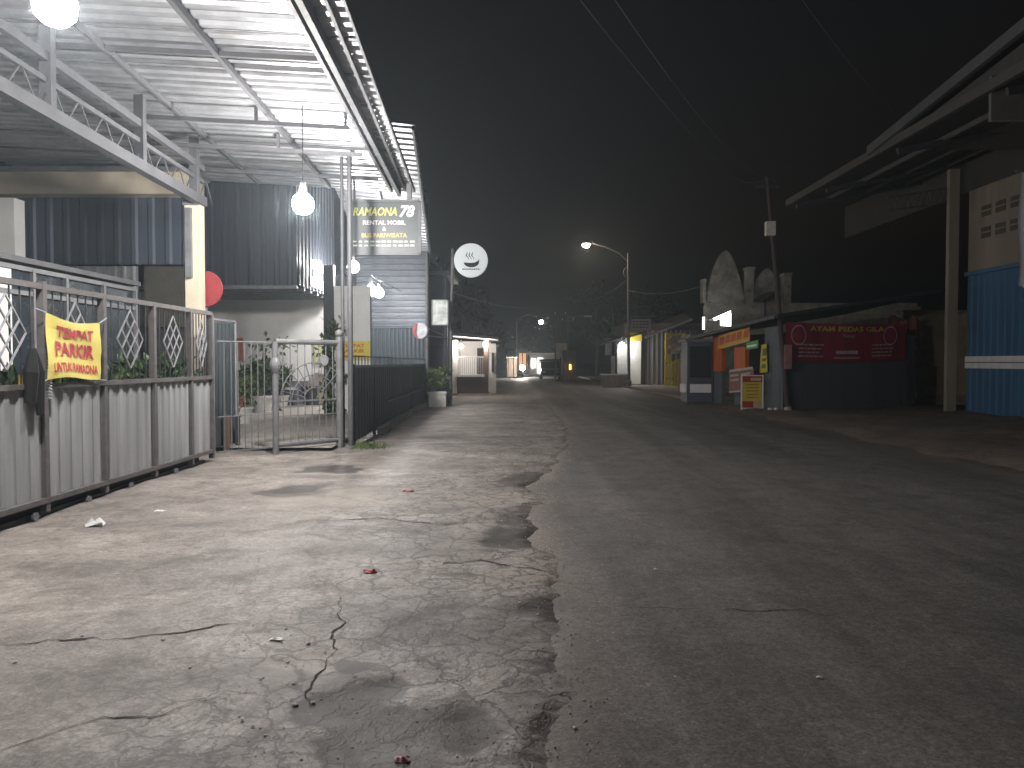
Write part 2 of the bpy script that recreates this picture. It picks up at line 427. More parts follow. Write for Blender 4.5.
# right verge, forecourt
def verge_x0(y): return float(np.interp(y, [-6, 6, 11, 18, 26, 34], [8.2, 7.3, 6.9, 6.7, 6.6, 6.9])) + 0.35 * fbm(2, y, 0.8, 4, 3)
grid_obj('dirt_verge', lambda y: [verge_x0(y) + (13.6 - verge_x0(y)) * i / 40 for i in range(41)], seq(-6, 31, 0.2, 0.3),
         lambda x, y: 0.085 * min(1, max(0, (x - verge_x0(y)) / 0.6)) - 0.01 + 0.05 * fbm(x, y, 0.9, 5, 7) * min(1, (x - verge_x0(y)) / 0.5), verge_m)
mb = MB(); a, b = gnd(606, 390), gnd(700, 401)
mb.prism([(6.9, 31, 0.1), (16, 31, 0.1), (16, 75, 0.1), (6.6, 75, 0.1), (6.5, 46, 0.1)], (0, 0, -0.2)); tag(mb.build('shop_forecourt', fore_m), kind='structure')

# long cracks in the concrete
crack_m = mat('crack_soil', (0.05, 0.042, 0.035), rough=0.95)
mb = MB()
def crack(pix, w):
    pts = [gnd(*q) for q in pix]; fine = []
    for a, b in zip(pts, pts[1:]):
        n = max(2, int((b - a).length / 0.012))
        for i in range(n): fine.append(a.lerp(b, i / n))
    fine.append(pts[-1]); row = []
    for i, p in enumerate(fine):
        t = i / (len(fine) - 1)
        d = (fine[min(i + 1, len(fine) - 1)] - fine[max(i - 1, 0)]).normalized(); s = Vector((-d.y, d.x, 0))
        p = p + s * (0.05 * fbm(p.x, p.y, 2.2, 4, w * 77) + 0.03 * fbm(p.x, p.y, 11, 4, w * 99))
        ww = 0.55 * w * min(1, 6 * t, 6 * (1 - t)) * max(0.12, 0.25 + 2.2 * fbm(p.x, p.y, 5, 4, 5.5)) + 0.0015
        for sg in (-1, 1):
            q = p + s * sg * ww; q.z = pave_z(q.x, q.y) + 0.004; row.append(q)
    mb.add(row, [(2 * i, 2 * i + 1, 2 * i + 3, 2 * i + 2) for i in range(len(fine) - 1)])
crack([(0, 650), (70, 645), (150, 640), (215, 631), (330, 626)], 0.008)
crack([(0, 752), (90, 728), (160, 716), (220, 700)], 0.007)
crack([(345, 600), (340, 625), (315, 680), (312, 705)], 0.007)
crack([(300, 524), (380, 521), (440, 527), (505, 521)], 0.02)
crack([(250, 470), (330, 462), (420, 458)], 0.02)
crack([(420, 570), (480, 562), (560, 575)], 0.015)
crack([(455, 640), (520, 655), (572, 652)], 0.010)
tag(mb.build('pavement_cracks', crack_m), kind='structure')
mb = MB()
pz = pave_z; pave_z = road_z
crack([(610, 606), (690, 610), (760, 613), (800, 610), (840, 618)], 0.008)
pave_z = pz
tag(mb.build('road_crack', mat('road_crack_soil', (0.03, 0.027, 0.024), rough=0.95)), kind='structure')

# ================================================================== LEFT: CANOPY
# roof plane: z = C0 + CY*(Y-12) + CX*(X+2.3)
CY, CX, C0 = -0.02, -0.055, 5.12
def roof_z(x, y): return C0 + CY * (y - 12) + CX * (x + 2.3)
def onroof(px, py, dz=0.0):
    d = ray(px, py); n = Vector((-CX, -CY, 1))
    P = Vector((-2.3, 12, C0 + dz)); t = (P - ORG).dot(n) / d.dot(n)
    return ORG + d * t
can = thing('canopy', (-2.93, 13.3, 0), 'galvanised corrugated canopy roof on steel purlins over the parking gate', 'canopy')
e0, e1 = onroof(345, 0), onroof(415, 190)
dirE = (e1 - e0) / (e1.y - e0.y)
def edgeP(y, off=0.0, dz=0.0):
    p = e0 + dirE * (y - e0.y); x = p.x - off; return Vector((x, y, roof_z(x, y) + dz))
Y0, Y1 = 3.2, 15.9
mb = MB()
o = edgeP(Y0); u = edgeP(Y1) - edgeP(Y0); v = Vector((-8.2, 0, -CX * 8.2))
mb.corr(o, u, v, pitch=0.235, h=0.038, n=(0, 0, 1), flat=0.42, cuts=6, jitter=0.35)
roof_m = galv
mb.build('roof_sheet', roof_m, can)
# darker sheet laps
mb = MB()
for y in (5.0, 6.6, 7.65, 8.7, 9.75, 10.85, 11.9, 13.0, 14.1):
    a = edgeP(y, 0.02, -0.012); b = edgeP(y, 8.0, -0.012); mb.bar(a, b, 0.07, 0.012)
mb.build('sheet_lap', steel, can)
def along(px0, py0, px1, py1, dz, w, h, m, name):
    a, b = onroof(px0, py0, dz), onroof(px1, py1, dz)
    d = (b - a) / (b.y - a.y); a = a + d * (Y0 - a.y); b = b + d * (15.6 - b.y)
    MB().bar(a, b, w, h).build(name, m, can); return a, b
ea, eb = along(302, 0, 398, 190, -0.10, 0.07, 0.15, beam_grey, 'edge_beam')
along(290, 0, 391, 190, -0.07, 0.05, 0.09, beam_grey, 'edge_rail')
along(326, 0, 405, 190, -0.05, 0.04, 0.05, beam_grey, 'edge_rail')
along(345, 0, 414, 190, -0.03, 0.03, 0.09, steel, 'edge_rail')
p1 = along(172, 0, 332, 190, -0.06, 0.06, 0.08, beam_grey, 'purlin')
p2 = along(70, 18, 255, 180, -0.06, 0.05, 0.07, beam_grey, 'purlin')
# cross beams hung under the sheet
for y, dz in ((9.2, -0.06), (11.15, -0.24), (12.35, -0.28), (14.2, -0.2)):
    MB().bar(edgeP(y, 0.55, dz), edgeP(y, 4.0, dz), 0.045, 0.06).build('cross_beam', beam_grey, can)
for y, t in ((11.15, 0.5), (12.35, 0.5), (11.15, 0.0)):
    q = edgeP(y, 0.6 + t * 2.6, -0.02); MB().bar(q, q - Vector((0, 0, 0.24)), 0.04).build('hanger', beam_grey, can)
# lattice girder along the inner side
TX = -5.2
def tr(y, dz): return Vector((TX - 0.01 * (y - 12), y, 4.2 + dz - 0.01 * (y - 12)))
MB().bar(tr(3.2, 0.74), tr(12.9, 0.56), 0.08, 0.1).build('top_chord', beam_grey, can)
MB().bar(tr(3.2, 0.44), tr(12.9, 0.34), 0.05, 0.06).build('middle_chord', beam_grey, can)
MB().bar(tr(3.2, 0.06), tr(12.9, 0.0), 0.14, 0.15).build('bottom_chord', steel_mid, can)
mb = MB()
for i in range(18):
    y = 3.4 + i * 0.55; mb.bar(tr(y, 0.05), tr(y + 0.28, 0.40), 0.016); mb.bar(tr(y + 0.28, 0.40), tr(y + 0.55, 0.05), 0.016)
mb.build('web', beam_grey, can)
for y in (8.55, 10.7, 12.55):
    MB().bar(tr(y, 0.0), tr(y, 1.0), 0.13, 0.1).build('truss_post', steel_mid, can)
def pole_thing(name, x, y, z1, r, m, label, cat, group=None):
    t = thing(name, (x, y, 0), label, cat, group)
    MB().tube([(x, y, 0), (x, y, z1)], r, 10).build('shaft', m, t)
    MB().box((x - r * 2, y - r * 2, 0), (x + r * 2, y + r * 2, 0.06)).build('base_plate', steel, t)
    return t
a = gnd(343.5, 447); pole_thing('canopy_pole', a.x, a.y, roof_z(a.x, a.y) - 0.05, 0.03, beam_grey, 'slim steel canopy pole right behind the small gate post', 'pole')
b = gnd(351, 449); pole_thing('canopy_pole', b.x, b.y, roof_z(b.x, b.y) - 0.05, 0.045, beam_grey, 'thicker grey steel canopy pole at the near end of the dark fence', 'pole')

# cream column carrying the girder
a, b = at(186, 195, 12.7), at(203, 195, 12.7)
t = thing('column', ((a.x + b.x) / 2, 12.7, 0), 'cream painted square column standing behind the sliding gate', 'column')
MB().box((a.x - 0.03, 12.7, 0.03), (b.x - 0.07, 12.92, 4.28)).build('shaft', cream_paint, t)
MB().box((a.x - 0.05, 12.66, 4.1), (b.x - 0.04, 12.697, 4.2)).build('bracket', steel, t)
MB().box((a.x + 0.0, 12.63, 2.9), (a.x + 0.1, 12.697, 4.05)).build('downpipe', steel, t)

# second canopy further along
s0, s1, s2, s3 = at(404, 125, 16.6), at(415, 125, 16.6), at(431, 252, 26.0), at(408, 252, 26.0)
fc = thing('far_canopy', (s1.x, 17, 0), 'pale corrugated side canopy beyond the rental signboard, sloping away', 'canopy')
MB().corr(s1, s2 - s1, (s0 - s1) * 1.0 + Vector((-2.2, 0, 0.25)), pitch=0.3, h=0.05, n=(0, 0, 1), cuts=2).build('roof_sheet', galv, fc)
MB().bar(s1 + Vector((-0.05, 0, -0.06)), s2 + Vector((-0.05, 0, -0.06)), 0.05, 0.09).build('edge_beam', steel, fc)
MB().bar(s1 + Vector((-1.2, 0, 0.02)), s2 + Vector((-1.2, 0, 0.02)), 0.05, 0.09).build('purlin', steel_light, fc)
MB().tube([(s2.x - 0.12, 25.8, 0), (s2.x - 0.12, 25.8, s2.z - 0.05)], 0.05).build('post', steel, fc)

# ------------------------------------------------------------------ bulbs
def bulb(p, r, label, cord_top=None, arm_to=None, m=bulb_mat):
    t = thing('light_bulb', p, label, 'light bulb', 'bare bulbs lighting the parking yard')
    MB().lathe(p, [(0.001, -r), (r * 0.55, -r * 0.86), (r * 0.9, -r * 0.5), (r, 0), (r * 0.9, r * 0.5), (r * 0.5, r * 0.9), (r * 0.3, r * 1.06)], 14).build('globe', m, t, smooth=True)
    MB().lathe(p + Vector((0, 0, r * 1.06)), [(r * 0.32, 0), (r * 0.36, r * 0.2), (r * 0.3, r * 0.9), (0.012, r * 1.1)], 10).build('socket', beam_grey, t)
    if cord_top: MB().tube([p + Vector((0, 0, r * 2.1)), cord_top], 0.008, 6).build('cord', black_rubber, t)
    if arm_to: MB().tube([p + Vector((0, 0, r * 2.3)), p + Vector((0, 0, r * 2.8)), arm_to], 0.012, 6).build('bracket', steel, t)
    return t
pA = at(303, 204, 11.0); bulb(pA, 0.15, 'bare glowing bulb hanging on a long cord from the canopy over the small gate', Vector((pA.x, pA.y, roof_z(pA.x, pA.y))))
bulb_dim = glow('bulb_glow_far', (1.0, 0.97, 0.94), 260.0)
pB = at(55, 5, 5.6); bulb(pB, 0.15, 'bare glowing bulb close under the canopy sheets above the sliding gate', Vector((pB.x, pB.y, roof_z(pB.x, pB.y))))
pC = at(353, 267, 19.5); bulb(pC, 0.15, 'single glowing bulb below the rental signboard, beside the canopy poles', Vector((pC.x, pC.y, 5.2)), m=glow('bulb_glow_yard', (1.0, 0.97, 0.94), 330.0))
pD = at(371, 291, 22.5); bulb(pD, 0.17, 'larger glowing bulb of the twin lamp in front of the ribbed metal wall', arm_to=Vector((pD.x - 0.1, 26.25, pD.z + 0.4)), m=bulb_dim)
pE = at(379, 293, 22.6); bulb(pE, 0.14, 'slightly lower glowing bulb right beside the twin lamp of the ribbed wall', arm_to=Vector((pE.x + 0.1, 26.25, pE.z + 0.4)), m=bulb_dim)

# ------------------------------------------------------------------ rental signboard under the canopy
O = at(349, 254, 14.4); O1 = at(420, 254, 14.4); O2 = at(349, 201, 14.4)
U = (O1 - O).normalized(); V = Vector((0, 0, 1)); W = (O1 - O).length; H = (O2 - O).length
sg = thing('signboard', O, 'dark grey rental signboard with yellow and white lettering under the canopy edge', 'sign')
MB().box((O.x, 14.4, O.z), (O.x + W, 14.46, O.z + H)).build('panel', mat('sign_slate', (0.15, 0.165, 0.17), (0.11, 0.12, 0.125), rough=0.4, scale=2), sg)
mb = MB()
for a, b in (((O.x, O.z), (O.x + W, O.z)), ((O.x, O.z + H), (O.x + W, O.z + H)), ((O.x, O.z), (O.x, O.z + H)), ((O.x + W, O.z), (O.x + W, O.z + H))):
    mb.bar((a[0], 14.39, a[1]), (b[0], 14.39, b[1]), 0.05, 0.05)
mb.build('frame', steel, sg)
yel_t = mat('sign_yellow', (0.72, 0.74, 0.2), (0.66, 0.68, 0.18), rough=0.5, bump=0)
wht_t = mat('sign_white', (0.85, 0.85, 0.83), (0.8, 0.8, 0.78), rough=0.5, bump=0)
gold_t = mat('sign_gold', (0.75, 0.6, 0.2), (0.7, 0.55, 0.18), rough=0.5, bump=0)
mb = MB(); put_text(mb, 'RAMAONA', O, U, V, W * 0.37, H * 0.72, H * 0.16, W * 0.62, bold=0.03, shear=0.25); mb.build('lettering', yel_t, sg)
mb = MB(); put_text(mb, '78', O, U, V, W * 0.82, H * 0.69, H * 0.23, W * 0.22, bold=0.04, shear=0.25)
mb.build('lettering', wht_t, sg); mb = MB(); put_text(mb, 'RENTAL MOBIL', O, U, V, W * 0.5, H * 0.55, H * 0.085, W * 0.6, bold=0.03)
mb.build('lettering', wht_t, sg); mb = MB(); put_text(mb, '&', O, U, V, W * 0.5, H * 0.435, H * 0.08, bold=0.03); mb.build('lettering', wht_t, sg); mb = MB()
for i in range(11):
    for r_ in range(2):
        put_rect(mb, O, U, V, W * (0.06 + i * 0.08), H * (0.22 - r_ * 0.075), W * (0.06 + i * 0.08 + random.uniform(0.045, 0.07)), H * (0.25 - r_ * 0.075))
mb.build('lettering', wht_t, sg)
mb = MB(); put_text(mb, 'BUS PARIWISATA', O, U, V, W * 0.5, H * 0.31, H * 0.085, W * 0.64, bold=0.03); mb.build('lettering', gold_t, sg)
mb = MB(); mb.bar((O.x + 0.1, 14.43, O.z + H), (O.x + 0.1, 14.43, 4.95), 0.04); mb.build('hanger', steel, sg); mb = MB(); mb.bar((O.x + W - 0.2, 14.43, O.z + H), (O.x + W - 0.2, 14.43, 4.85), 0.09); mb.build('hanger', steel, sg)

# ================================================================== SLIDING GATE
GX = -4.5
gate = thing('sliding_gate', (GX, 8.5, 0), 'long grey sliding gate with corrugated lower panels and barred top, drawn across the yard', 'gate')
PY = [3.9, 5.1, 6.2, 7.29, 8.36, 9.53, 10.62, 11.36]
ZT = 2.22
for i, y in enumerate(PY):
    MB().box((GX - 0.035, y - 0.03, 0.06), (GX + 0.035, y + 0.03, ZT + (0.05 if i == 3 else 0))).build('post', rusty if i > 2 else steel, gate)
for nm, z, h in (('top_rail', ZT, 0.055), ('middle_rail', 1.27, 0.05), ('bottom_rail', 0.17, 0.05)):
    MB().bar((GX + (0.012 if z < 2 else 0), PY[0], z), (GX + (0.012 if z < 2 else 0), PY[-1], z), 0.06, h).build(nm, rusty, gate)
MB().bar((GX - 0.05, PY[0], 0.03), (GX - 0.05, PY[-1] - 0.2, 0.03), 0.05, 0.05).build('floor_track', steel_dark, gate)
MB().box((GX - 0.09, PY[0], -0.02), (GX - 0.07, PY[-1] - 0.3, 0.16)).build('gap_shade_strip', black_rubber, gate)  # dark strip added to stand for the shadow under the gate
for i in range(len(PY) - 1):
    y0, y1 = PY[i] + 0.03, PY[i + 1] - 0.03
    MB().corr((GX - 0.012, y0, 0.17), (0, y1 - y0, 0), (0, 0, 1.08), pitch=0.215 if i != 5 else 0.18, h=0.024, n=(1, 0, 0), flat=0.4).build('corrugated_panel', fence_sheet, gate)
    n = 7; mb = MB()
    for k in range(1, n):
        y = y0 + (y1 - y0) * k / n; mb.bar((GX, y, 1.28), (GX, y, ZT), 0.012)
    mb.build('bars', steel_dark, gate)
    mb = MB(); yc, zc, a, b = (y0 + y1) / 2, 1.77, (y1 - y0) * 0.27, 0.34
    for k in range(4):
        f = -1 + 2 * k / 3
        mb.bar((GX + 0.012, yc + a * (f - 1) / 2, zc + b * (f + 1) / 2), (GX + 0.012, yc + a * (f + 1) / 2, zc + b * (f - 1) / 2), 0.014)
        mb.bar((GX + 0.016, yc + a * (f - 1) / 2, zc - b * (f + 1) / 2), (GX + 0.016, yc + a * (f + 1) / 2, zc - b * (f - 1) / 2), 0.014)
    mb.build('diamond_lattice', steel_light, gate)
for y in (4.5, 6.5, 7.1, 8.0, 8.9, 10.1):
    w = MB().lathe((GX + 0.02, y, 0.045), [(0.042, -0.015), (0.042, 0.015)], 14, axis=(1, 0, 0)).build('roller', steel, gate)

# parking banner tied to the gate
bu, bv = 7.29, 8.36
zb0, zb1 = 1.33, 1.93
def wob(x, y):
    s = 0.014 * math.sin(x * 5.0 + 1.0) + 0.008 * math.sin(9 * y + 4 * x) + 0.012 * fbm(x, y, 3, 3, 12)
    return s
def sagz(x, y):
    t = x / 1.03; return -0.055 * math.sin(math.pi * min(1, max(0, t))) ** 1.0 * (y / 0.62) ** 2 * (1 - 0.35 * t) + 0.02 * math.sin(5 * t) * (1 - y / 0.62) - 0.05 * t * (y / 0.62)
ban = thing('banner', (GX + 0.06, 7.3, 1.33), 'yellow cloth parking banner with red lettering tied to the sliding gate', 'banner')
def bp(x, y, off=0.0): return Vector((GX + 0.085 + wob(x, y) + off, 7.2 + x * 0.94, 1.33 + y + sagz(x, y)))
mb = MB(); nx, ny = 28, 16; BW, BH = 1.03, 0.64
mb.add([bp(BW * i / nx, BH * j / ny) for j in range(ny + 1) for i in range(nx + 1)],
       [(j * (nx + 1) + i, j * (nx + 1) + i + 1, (j + 1) * (nx + 1) + i + 1, (j + 1) * (nx + 1) + i) for j in range(ny) for i in range(nx)])
mb.build('cloth', mat('banner_yellow', (0.85, 0.74, 0.2), (0.8, 0.68, 0.16), rough=0.6, scale=3, bump=0.03), ban, smooth=True)
mb = MB()
for s, cx, y, h, w in (('TEMPAT', 0.52, 0.43, 0.12, 0.72), ('PARKIR', 0.52, 0.225, 0.155, 0.76), ('UNTUK RAMAONA', 0.53, 0.06, 0.1, 0.88)):
    vs, fs = text2d(s, h, w, 0.03); mb.add([bp(cx - w / 2 + a, y + b, 0.007) for a, b in vs], fs)
mb.build('lettering', mat('banner_red', (0.62, 0.05, 0.1), (0.5, 0.04, 0.08), rough=0.6, bump=0), ban)
mb = MB()
for x, y, yy, zz in ((0, BH, 7.12, 2.0), (BW, BH, 8.36, 1.98), (0, 0, 7.12, 1.3), (BW, 0, 8.33, 1.3)):
    mb.tube([bp(x, y), (GX + 0.05, yy, zz)], 0.006, 5)
mb.build('tie_cord', mat('pale_cord', (0.45, 0.55, 0.6), rough=0.8), ban)
# things hung on the gate
t = tag(MB().tube([(GX + 0.06, 7.05, 1.62), (GX + 0.07, 7.0, 1.4), (GX + 0.07, 6.98, 1.12)], [0.03, 0.07, 0.05], 8).tube([(GX + 0.06, 7.05, 1.62), (GX + 0.07, 7.12, 1.4), (GX + 0.07, 7.13, 1.0)], [0.03, 0.05, 0.035], 8).build('cloth_rag', mat('black_cloth', (0.012, 0.012, 0.013), rough=0.9), base=(GX + 0.06, 7.05, 1.0)),
        'black cloth draped over the sliding gate left of the yellow banner', 'cloth')
mb = MB()
for k in range(14): mb.tube([(GX + 0.06, 7.27, 1.55 - 0.03 * k), (GX + 0.075, 7.30, 1.535 - 0.03 * k)], 0.013, 6)
tag(mb.build('chain', steel_light, base=(GX + 0.06, 7.27, 1.3)), 'pale metal chain hanging on the gate post at the edge of the yellow banner', 'chain')
tag(MB().box((GX - 0.14, 7.02 + 0.12, 1.28), (GX - 0.1, 7.22, 1.38)).build('padlock', mat('lock_yellow', (0.6, 0.42, 0.05), rough=0.5), base=(GX, 7.1, 1.28)), 'small yellow padlock case at the foot of the banner post', 'padlock')

# ================================================================== SMALL BARRED GATE
ga, gb = gnd(276, 455), gnd(340, 449)
gu = (gb - ga).normalized(); GL = (gb - ga).length; ZG = 1.83
sgt = thing('barred_gate', (ga + gb) / 2, 'small grey barred gate with a sunburst of bars between two round posts', 'gate')
def gp(x, z, off=0.0): return ga + gu * x + Vector((0, -off, z))
MB().tube([gp(0, 0), gp(0, ZG)], 0.052, 10).lathe(gp(0, ZG - 0.38), [(0.06, -0.12), (0.085, -0.05), (0.092, 0), (0.085, 0.05), (0.06, 0.12)], 12).build('post', steel, sgt)
MB().tube([gp(GL, 0), gp(GL, ZG + 0.1)], 0.062, 10).sphere(gp(GL, ZG + 0.16), 0.07).build('post', steel, sgt)
MB().tube([gp(0, ZG), gp(GL, ZG)], 0.045, 10).build('top_rail', steel, sgt)
MB().tube([gp(0, 0.16), gp(GL, 0.16)], 0.04, 10).build('bottom_rail', steel, sgt)
MB().bar(gp(0, 0.86), gp(GL, 0.86), 0.025).build('middle_rail', steel, sgt)
MB().bar(gp(0, 0.62), gp(GL, 0.62), 0.016).build('middle_rail', steel, sgt)
mb = MB()
for k in range(1, 9): mb.bar(gp(GL * k / 9, 0.16), gp(GL * k / 9, ZG if k not in (4, 5) else ZG), 0.014)
mb.build('bars', steel, sgt)
mb = MB()
for r_ in (0.2, 0.42, 0.62):
    pts = [gp(GL * 0.6 + r_ * math.cos(q), 0.87 + r_ * math.sin(q), 0.02) for q in [math.pi * i / 20 for i in range(21)]]
    pts = [p for p in pts if 0.02 < (p - ga).dot(gu) < GL - 0.02]
    mb.tube(pts, 0.009, 6)
for q in range(1, 12):
    a = math.pi * q / 12
    p, q2 = (GL * 0.6 + 0.2 * math.cos(a), 0.87 + 0.2 * math.sin(a)), (GL * 0.6 + 0.62 * math.cos(a), 0.87 + 0.62 * math.sin(a))
    if 0 < q2[0] < GL: mb.bar(gp(p[0], p[1], 0.02), gp(q2[0], q2[1], 0.02), 0.012)
mb.build('sunburst', steel, sgt)
MB().lathe(gp(GL * 0.74, 1.52, 0.0), [(0.09, -0.03), (0.1, 0.0), (0.09, 0.03)], 14, axis=(0, 1, 0)).build('lock_plate', steel, sgt)
# thin barred leaf between the sliding gate and the small gate
la, lb = Vector((GX, 11.6, 0)), Vector(ga) + Vector((-0.08, 0.02, 0))
lf = thing('barred_leaf', (la + lb) / 2, 'thin barred fence leaf between the sliding gate and the small gate', 'fence')
mb = MB()
for k in range(1, 8):
    p = la.lerp(lb, k / 8); mb.bar(p + Vector((0, 0, 0.1)), p + Vector((0, 0, 1.82)), 0.013)
mb.build('bars', steel, lf)
MB().bar(la + Vector((0, 0, 1.82)), lb + Vector((0, 0, 1.82)), 0.018).build('top_rail', steel, lf)
MB().bar(la + Vector((0, 0, 0.12)), lb + Vector((0, 0, 0.12)), 0.02).build('bottom_rail', steel, lf)
MB().bar(la + Vector((0, 0, 0.66)), lb + Vector((0, 0, 0.66)), 0.016).build('middle_rail', steel, lf)
p = gnd(238, 450); tag(MB().box((p.x - 0.03, p.y - 0.03, 0), (p.x + 0.03, p.y + 0.03, 0.58)).build('stake', steel_dark, base=p), 'short black post standing before the thin barred leaf', 'post')
p = gnd(227, 452); tag(MB().box((p.x - 0.05, p.y - 0.03, 0), (p.x + 0.05, p.y + 0.03, 0.62)).build('stake', mat('rusty_wood', (0.2, 0.13, 0.09), rough=0.85), base=p), 'short brown rusty post beside the red leaved plant', 'post')

# white framed shutter leaf beyond the sliding gate's end
t = thing('shutter_leaf', (-4.75, 12.4, 0), 'dark green folded shutter leaf in a white frame past the sliding gate', 'gate')
a, b = at(212, 312, 12.4), at(235, 317, 13.2)
MB().corr((a.x, 12.4, 0.1), (b.x - a.x, 0.8, 0), (0, 0, 2.05), pitch=0.13, h=0.03, n=(0.6, -0.8, 0)).build('slats', mat('shutter_green', (0.085, 0.1, 0.108), (0.055, 0.066, 0.072), rough=0.5, streak=True), t)
mb = MB(); mb.bar((a.x, 12.4, 0), (a.x, 12.4, 2.25), 0.045); mb.bar((a.x, 12.4, 2.2), (b.x, 13.2, 2.2), 0.035); mb.bar((b.x, 13.2, 0), (b.x, 13.2, 2.2), 0.035); mb.build('frame', steel_light, t)

# red round sign beside the column
p = at(205, 289, 13.0)
t = thing('round_sign', p, 'plain red round sign behind the cream column', 'sign')
MB().lathe(p, [(0.02, -0.015), (0.30, -0.015), (0.31, 0), (0.30, 0.015), (0.02, 0.015)], 28, axis=(0, 1, 0)).build('disc', red_paint, t)
MB().bar(p + Vector((-0.1, 0.03, 0)), p + Vector((-0.15, -0.15, 0)), 0.03).build('bracket', steel, t)
MB().tube([p + Vector((0, 0.04, 0.1)), (p.x, p.y + 0.04, 0.05)], 0.025).build('stand_pipe', steel, t)

# ================================================================== LEFT: BUILDINGS
# side house with dark upper cladding
hs = thing('side_house', (-9.5, 17, 0), 'low house with cream fascia and navy cladding, left of the cream column', 'house')
a = at(21, 200, 14.0)
MB().box((a.x - 6, 13.8, 0), (a.x, 14.1, a.z)).build('pale_wall', white_paint, hs)
b0, b1 = at(18, 196, 14.9), at(190, 196, 14.9); zt = b0.z
MB().box((b0.x - 6, 14.7, zt + 0.0), (b1.x, 15.6, zt + 0.42)).build('fascia', cream_paint, hs)
MB().box((b0.x - 6, 14.6, zt + 0.42), (b1.x + 0.1, 15.65, zt + 0.5)).build('roof_lip', steel, hs)
z0 = at(100, 264, 15.0).z
MB().corr((b0.x - 2, 15.05, z0), (b1.x - b0.x + 2.0, 0, 0), (0, 0, zt - 0.002 - z0), pitch=0.33, h=0.035, n=(0, -1, 0)).build('navy_cladding', navy_clad, hs)
c0, c1 = at(30, 264, 14.9), at(131, 290, 14.9)
MB().corr((c0.x - 2.0, 15.2, c1.z), (c1.x - c0.x + 2.0, 0, 0), (0, 0, z0 - c1.z - 0.02), pitch=0.19, h=0.04, n=(0, -1, 0)).build('silver_cladding', galv, hs)
MB().box((b0.x - 3, 15.4, 0), (b1.x - 0.3, 15.65, c1.z - 0.01)).build('dark_wall', mat('dark_interior', (0.07, 0.072, 0.075), (0.04, 0.041, 0.045), rough=0.9), hs)
MB().box((c1.x + 0.1, 15.25, 2.2), (b1.x - 0.3, 15.39, 3.6)).build('timber_panel', mat('raw_timber', (0.1, 0.085, 0.07), (0.05, 0.055, 0.045), rough=0.9, scale=3), hs)
# glazed front beside the gate
gf = thing('glazed_front', (-6.4, 11.5, 0), 'white framed glazed front with dark panes behind the sliding gate', 'shopfront')
GZ = 2.72; gy0, gy1, gx = 8.6, 12.9, -6.4
MB().box((gx - 0.03, gy0, 0.05), (gx, gy1, GZ)).build('pane', mat('dark_pane', (0.025, 0.035, 0.045), (0.02, 0.028, 0.036), rough=0.25, spec=0.5, bump=0), gf)
mb = MB()
for y in (9.0, 10.15, 10.9, 11.9, 12.9): mb.bar((gx + 0.02, y, 0.05), (gx + 0.02, y, GZ), 0.06)
for z in (0.1, GZ - 0.32, GZ): mb.bar((gx + 0.02, gy0, z), (gx + 0.02, gy1, z), 0.045, 0.06)
mb.build('frame', steel, gf)
MB().box((gx - 0.4, gy0 - 0.2, GZ + 0.06), (gx + 0.12, gy1, GZ + 0.13)).build('eave_strip', steel_mid, gf)
MB().box((gx - 0.7, gy0, 0.05), (gx + 0.02, 9.72, GZ + 0.02)).build('end_wall', white_paint, gf)

# rear house across the yard
rh = thing('rear_house', (-8, 21.5, 0), 'white house with grey dado and navy clad upper floor at the back of the yard', 'house')
w0, w1 = at(212, 300, 21.5), at(334, 300, 21.5); zd = at(270, 381, 21.5).z; zw = w0.z + 0.35
MB().box((w0.x - 4, 21.5, 0.1), (w1.x, 21.8, zw)).build('wall', white_paint, rh)
MB().box((w0.x - 4, 21.46, 0.1), (w1.x, 21.5, zd)).build('dado', dado_paint, rh)
Yb = 17.6; bx0, bx1 = at(297, 285, Yb), at(297, 285, Yb); zb_ = bx0.z; zu = at(200, 188, Yb).z + 1.2; Yk = 21.3
MB().corr((bx0.x - 7, Yb, zb_), (7, 0, 0), (0, 0, zu - zb_), pitch=0.3, h=0.04, n=(0, -1, 0)).build('navy_cladding', navy_deep, rh)
MB().corr((bx0.x, Yb, zb_), (0, Yk - Yb, 0), (0, 0, zu - zb_), pitch=0.3, h=0.03, n=(1, 0, 0)).build('navy_side', navy_deep, rh)
aw = MB()
for k in range(6): aw.bar((bx0.x - 7, Yb + 0.1 + 0.62 * k, zb_ - 0.03), (bx0.x - 0.02, Yb + 0.1 + 0.62 * k, zb_ - 0.03), 0.1, 0.1)
aw.build('underside_beams', steel, rh)
MB().box((bx0.x - 7, Yb + 0.05, zb_ + 0.06), (bx0.x - 0.03, Yk, zb_ + 0.1)).build('soffit', steel_dark, rh)
mb = MB()
for r_, (ya, yb2) in enumerate(((253, 268), (270, 286))):
    A_ = onplane(309, ya, (bx0.x, Yb), (bx0.x, Yk)); B_ = onplane(309, yb2, (bx0.x, Yb), (bx0.x, Yk))
    hh = (A_.z - B_.z) * 0.8
    for k in range(5):
        yy = B_.y + 0.36 * k; hk = hh * (0.75 + 0.25 * ((k * 7) % 3) / 2)
        mb.quad((bx0.x + 0.045, yy, B_.z), (bx0.x + 0.045, yy + 0.26, B_.z), (bx0.x + 0.045, yy + 0.26, B_.z + hk), (bx0.x + 0.045, yy, B_.z + hk))
mb.build('lettering', wht_t, rh)
MB().box((w0.x + 2.9, 21.4, 1.45), (w0.x + 3.25, 21.49, 2.1)).build('window', mat('pale_window', (0.6, 0.62, 0.35), (0.5, 0.5, 0.3), rough=0.4), rh)
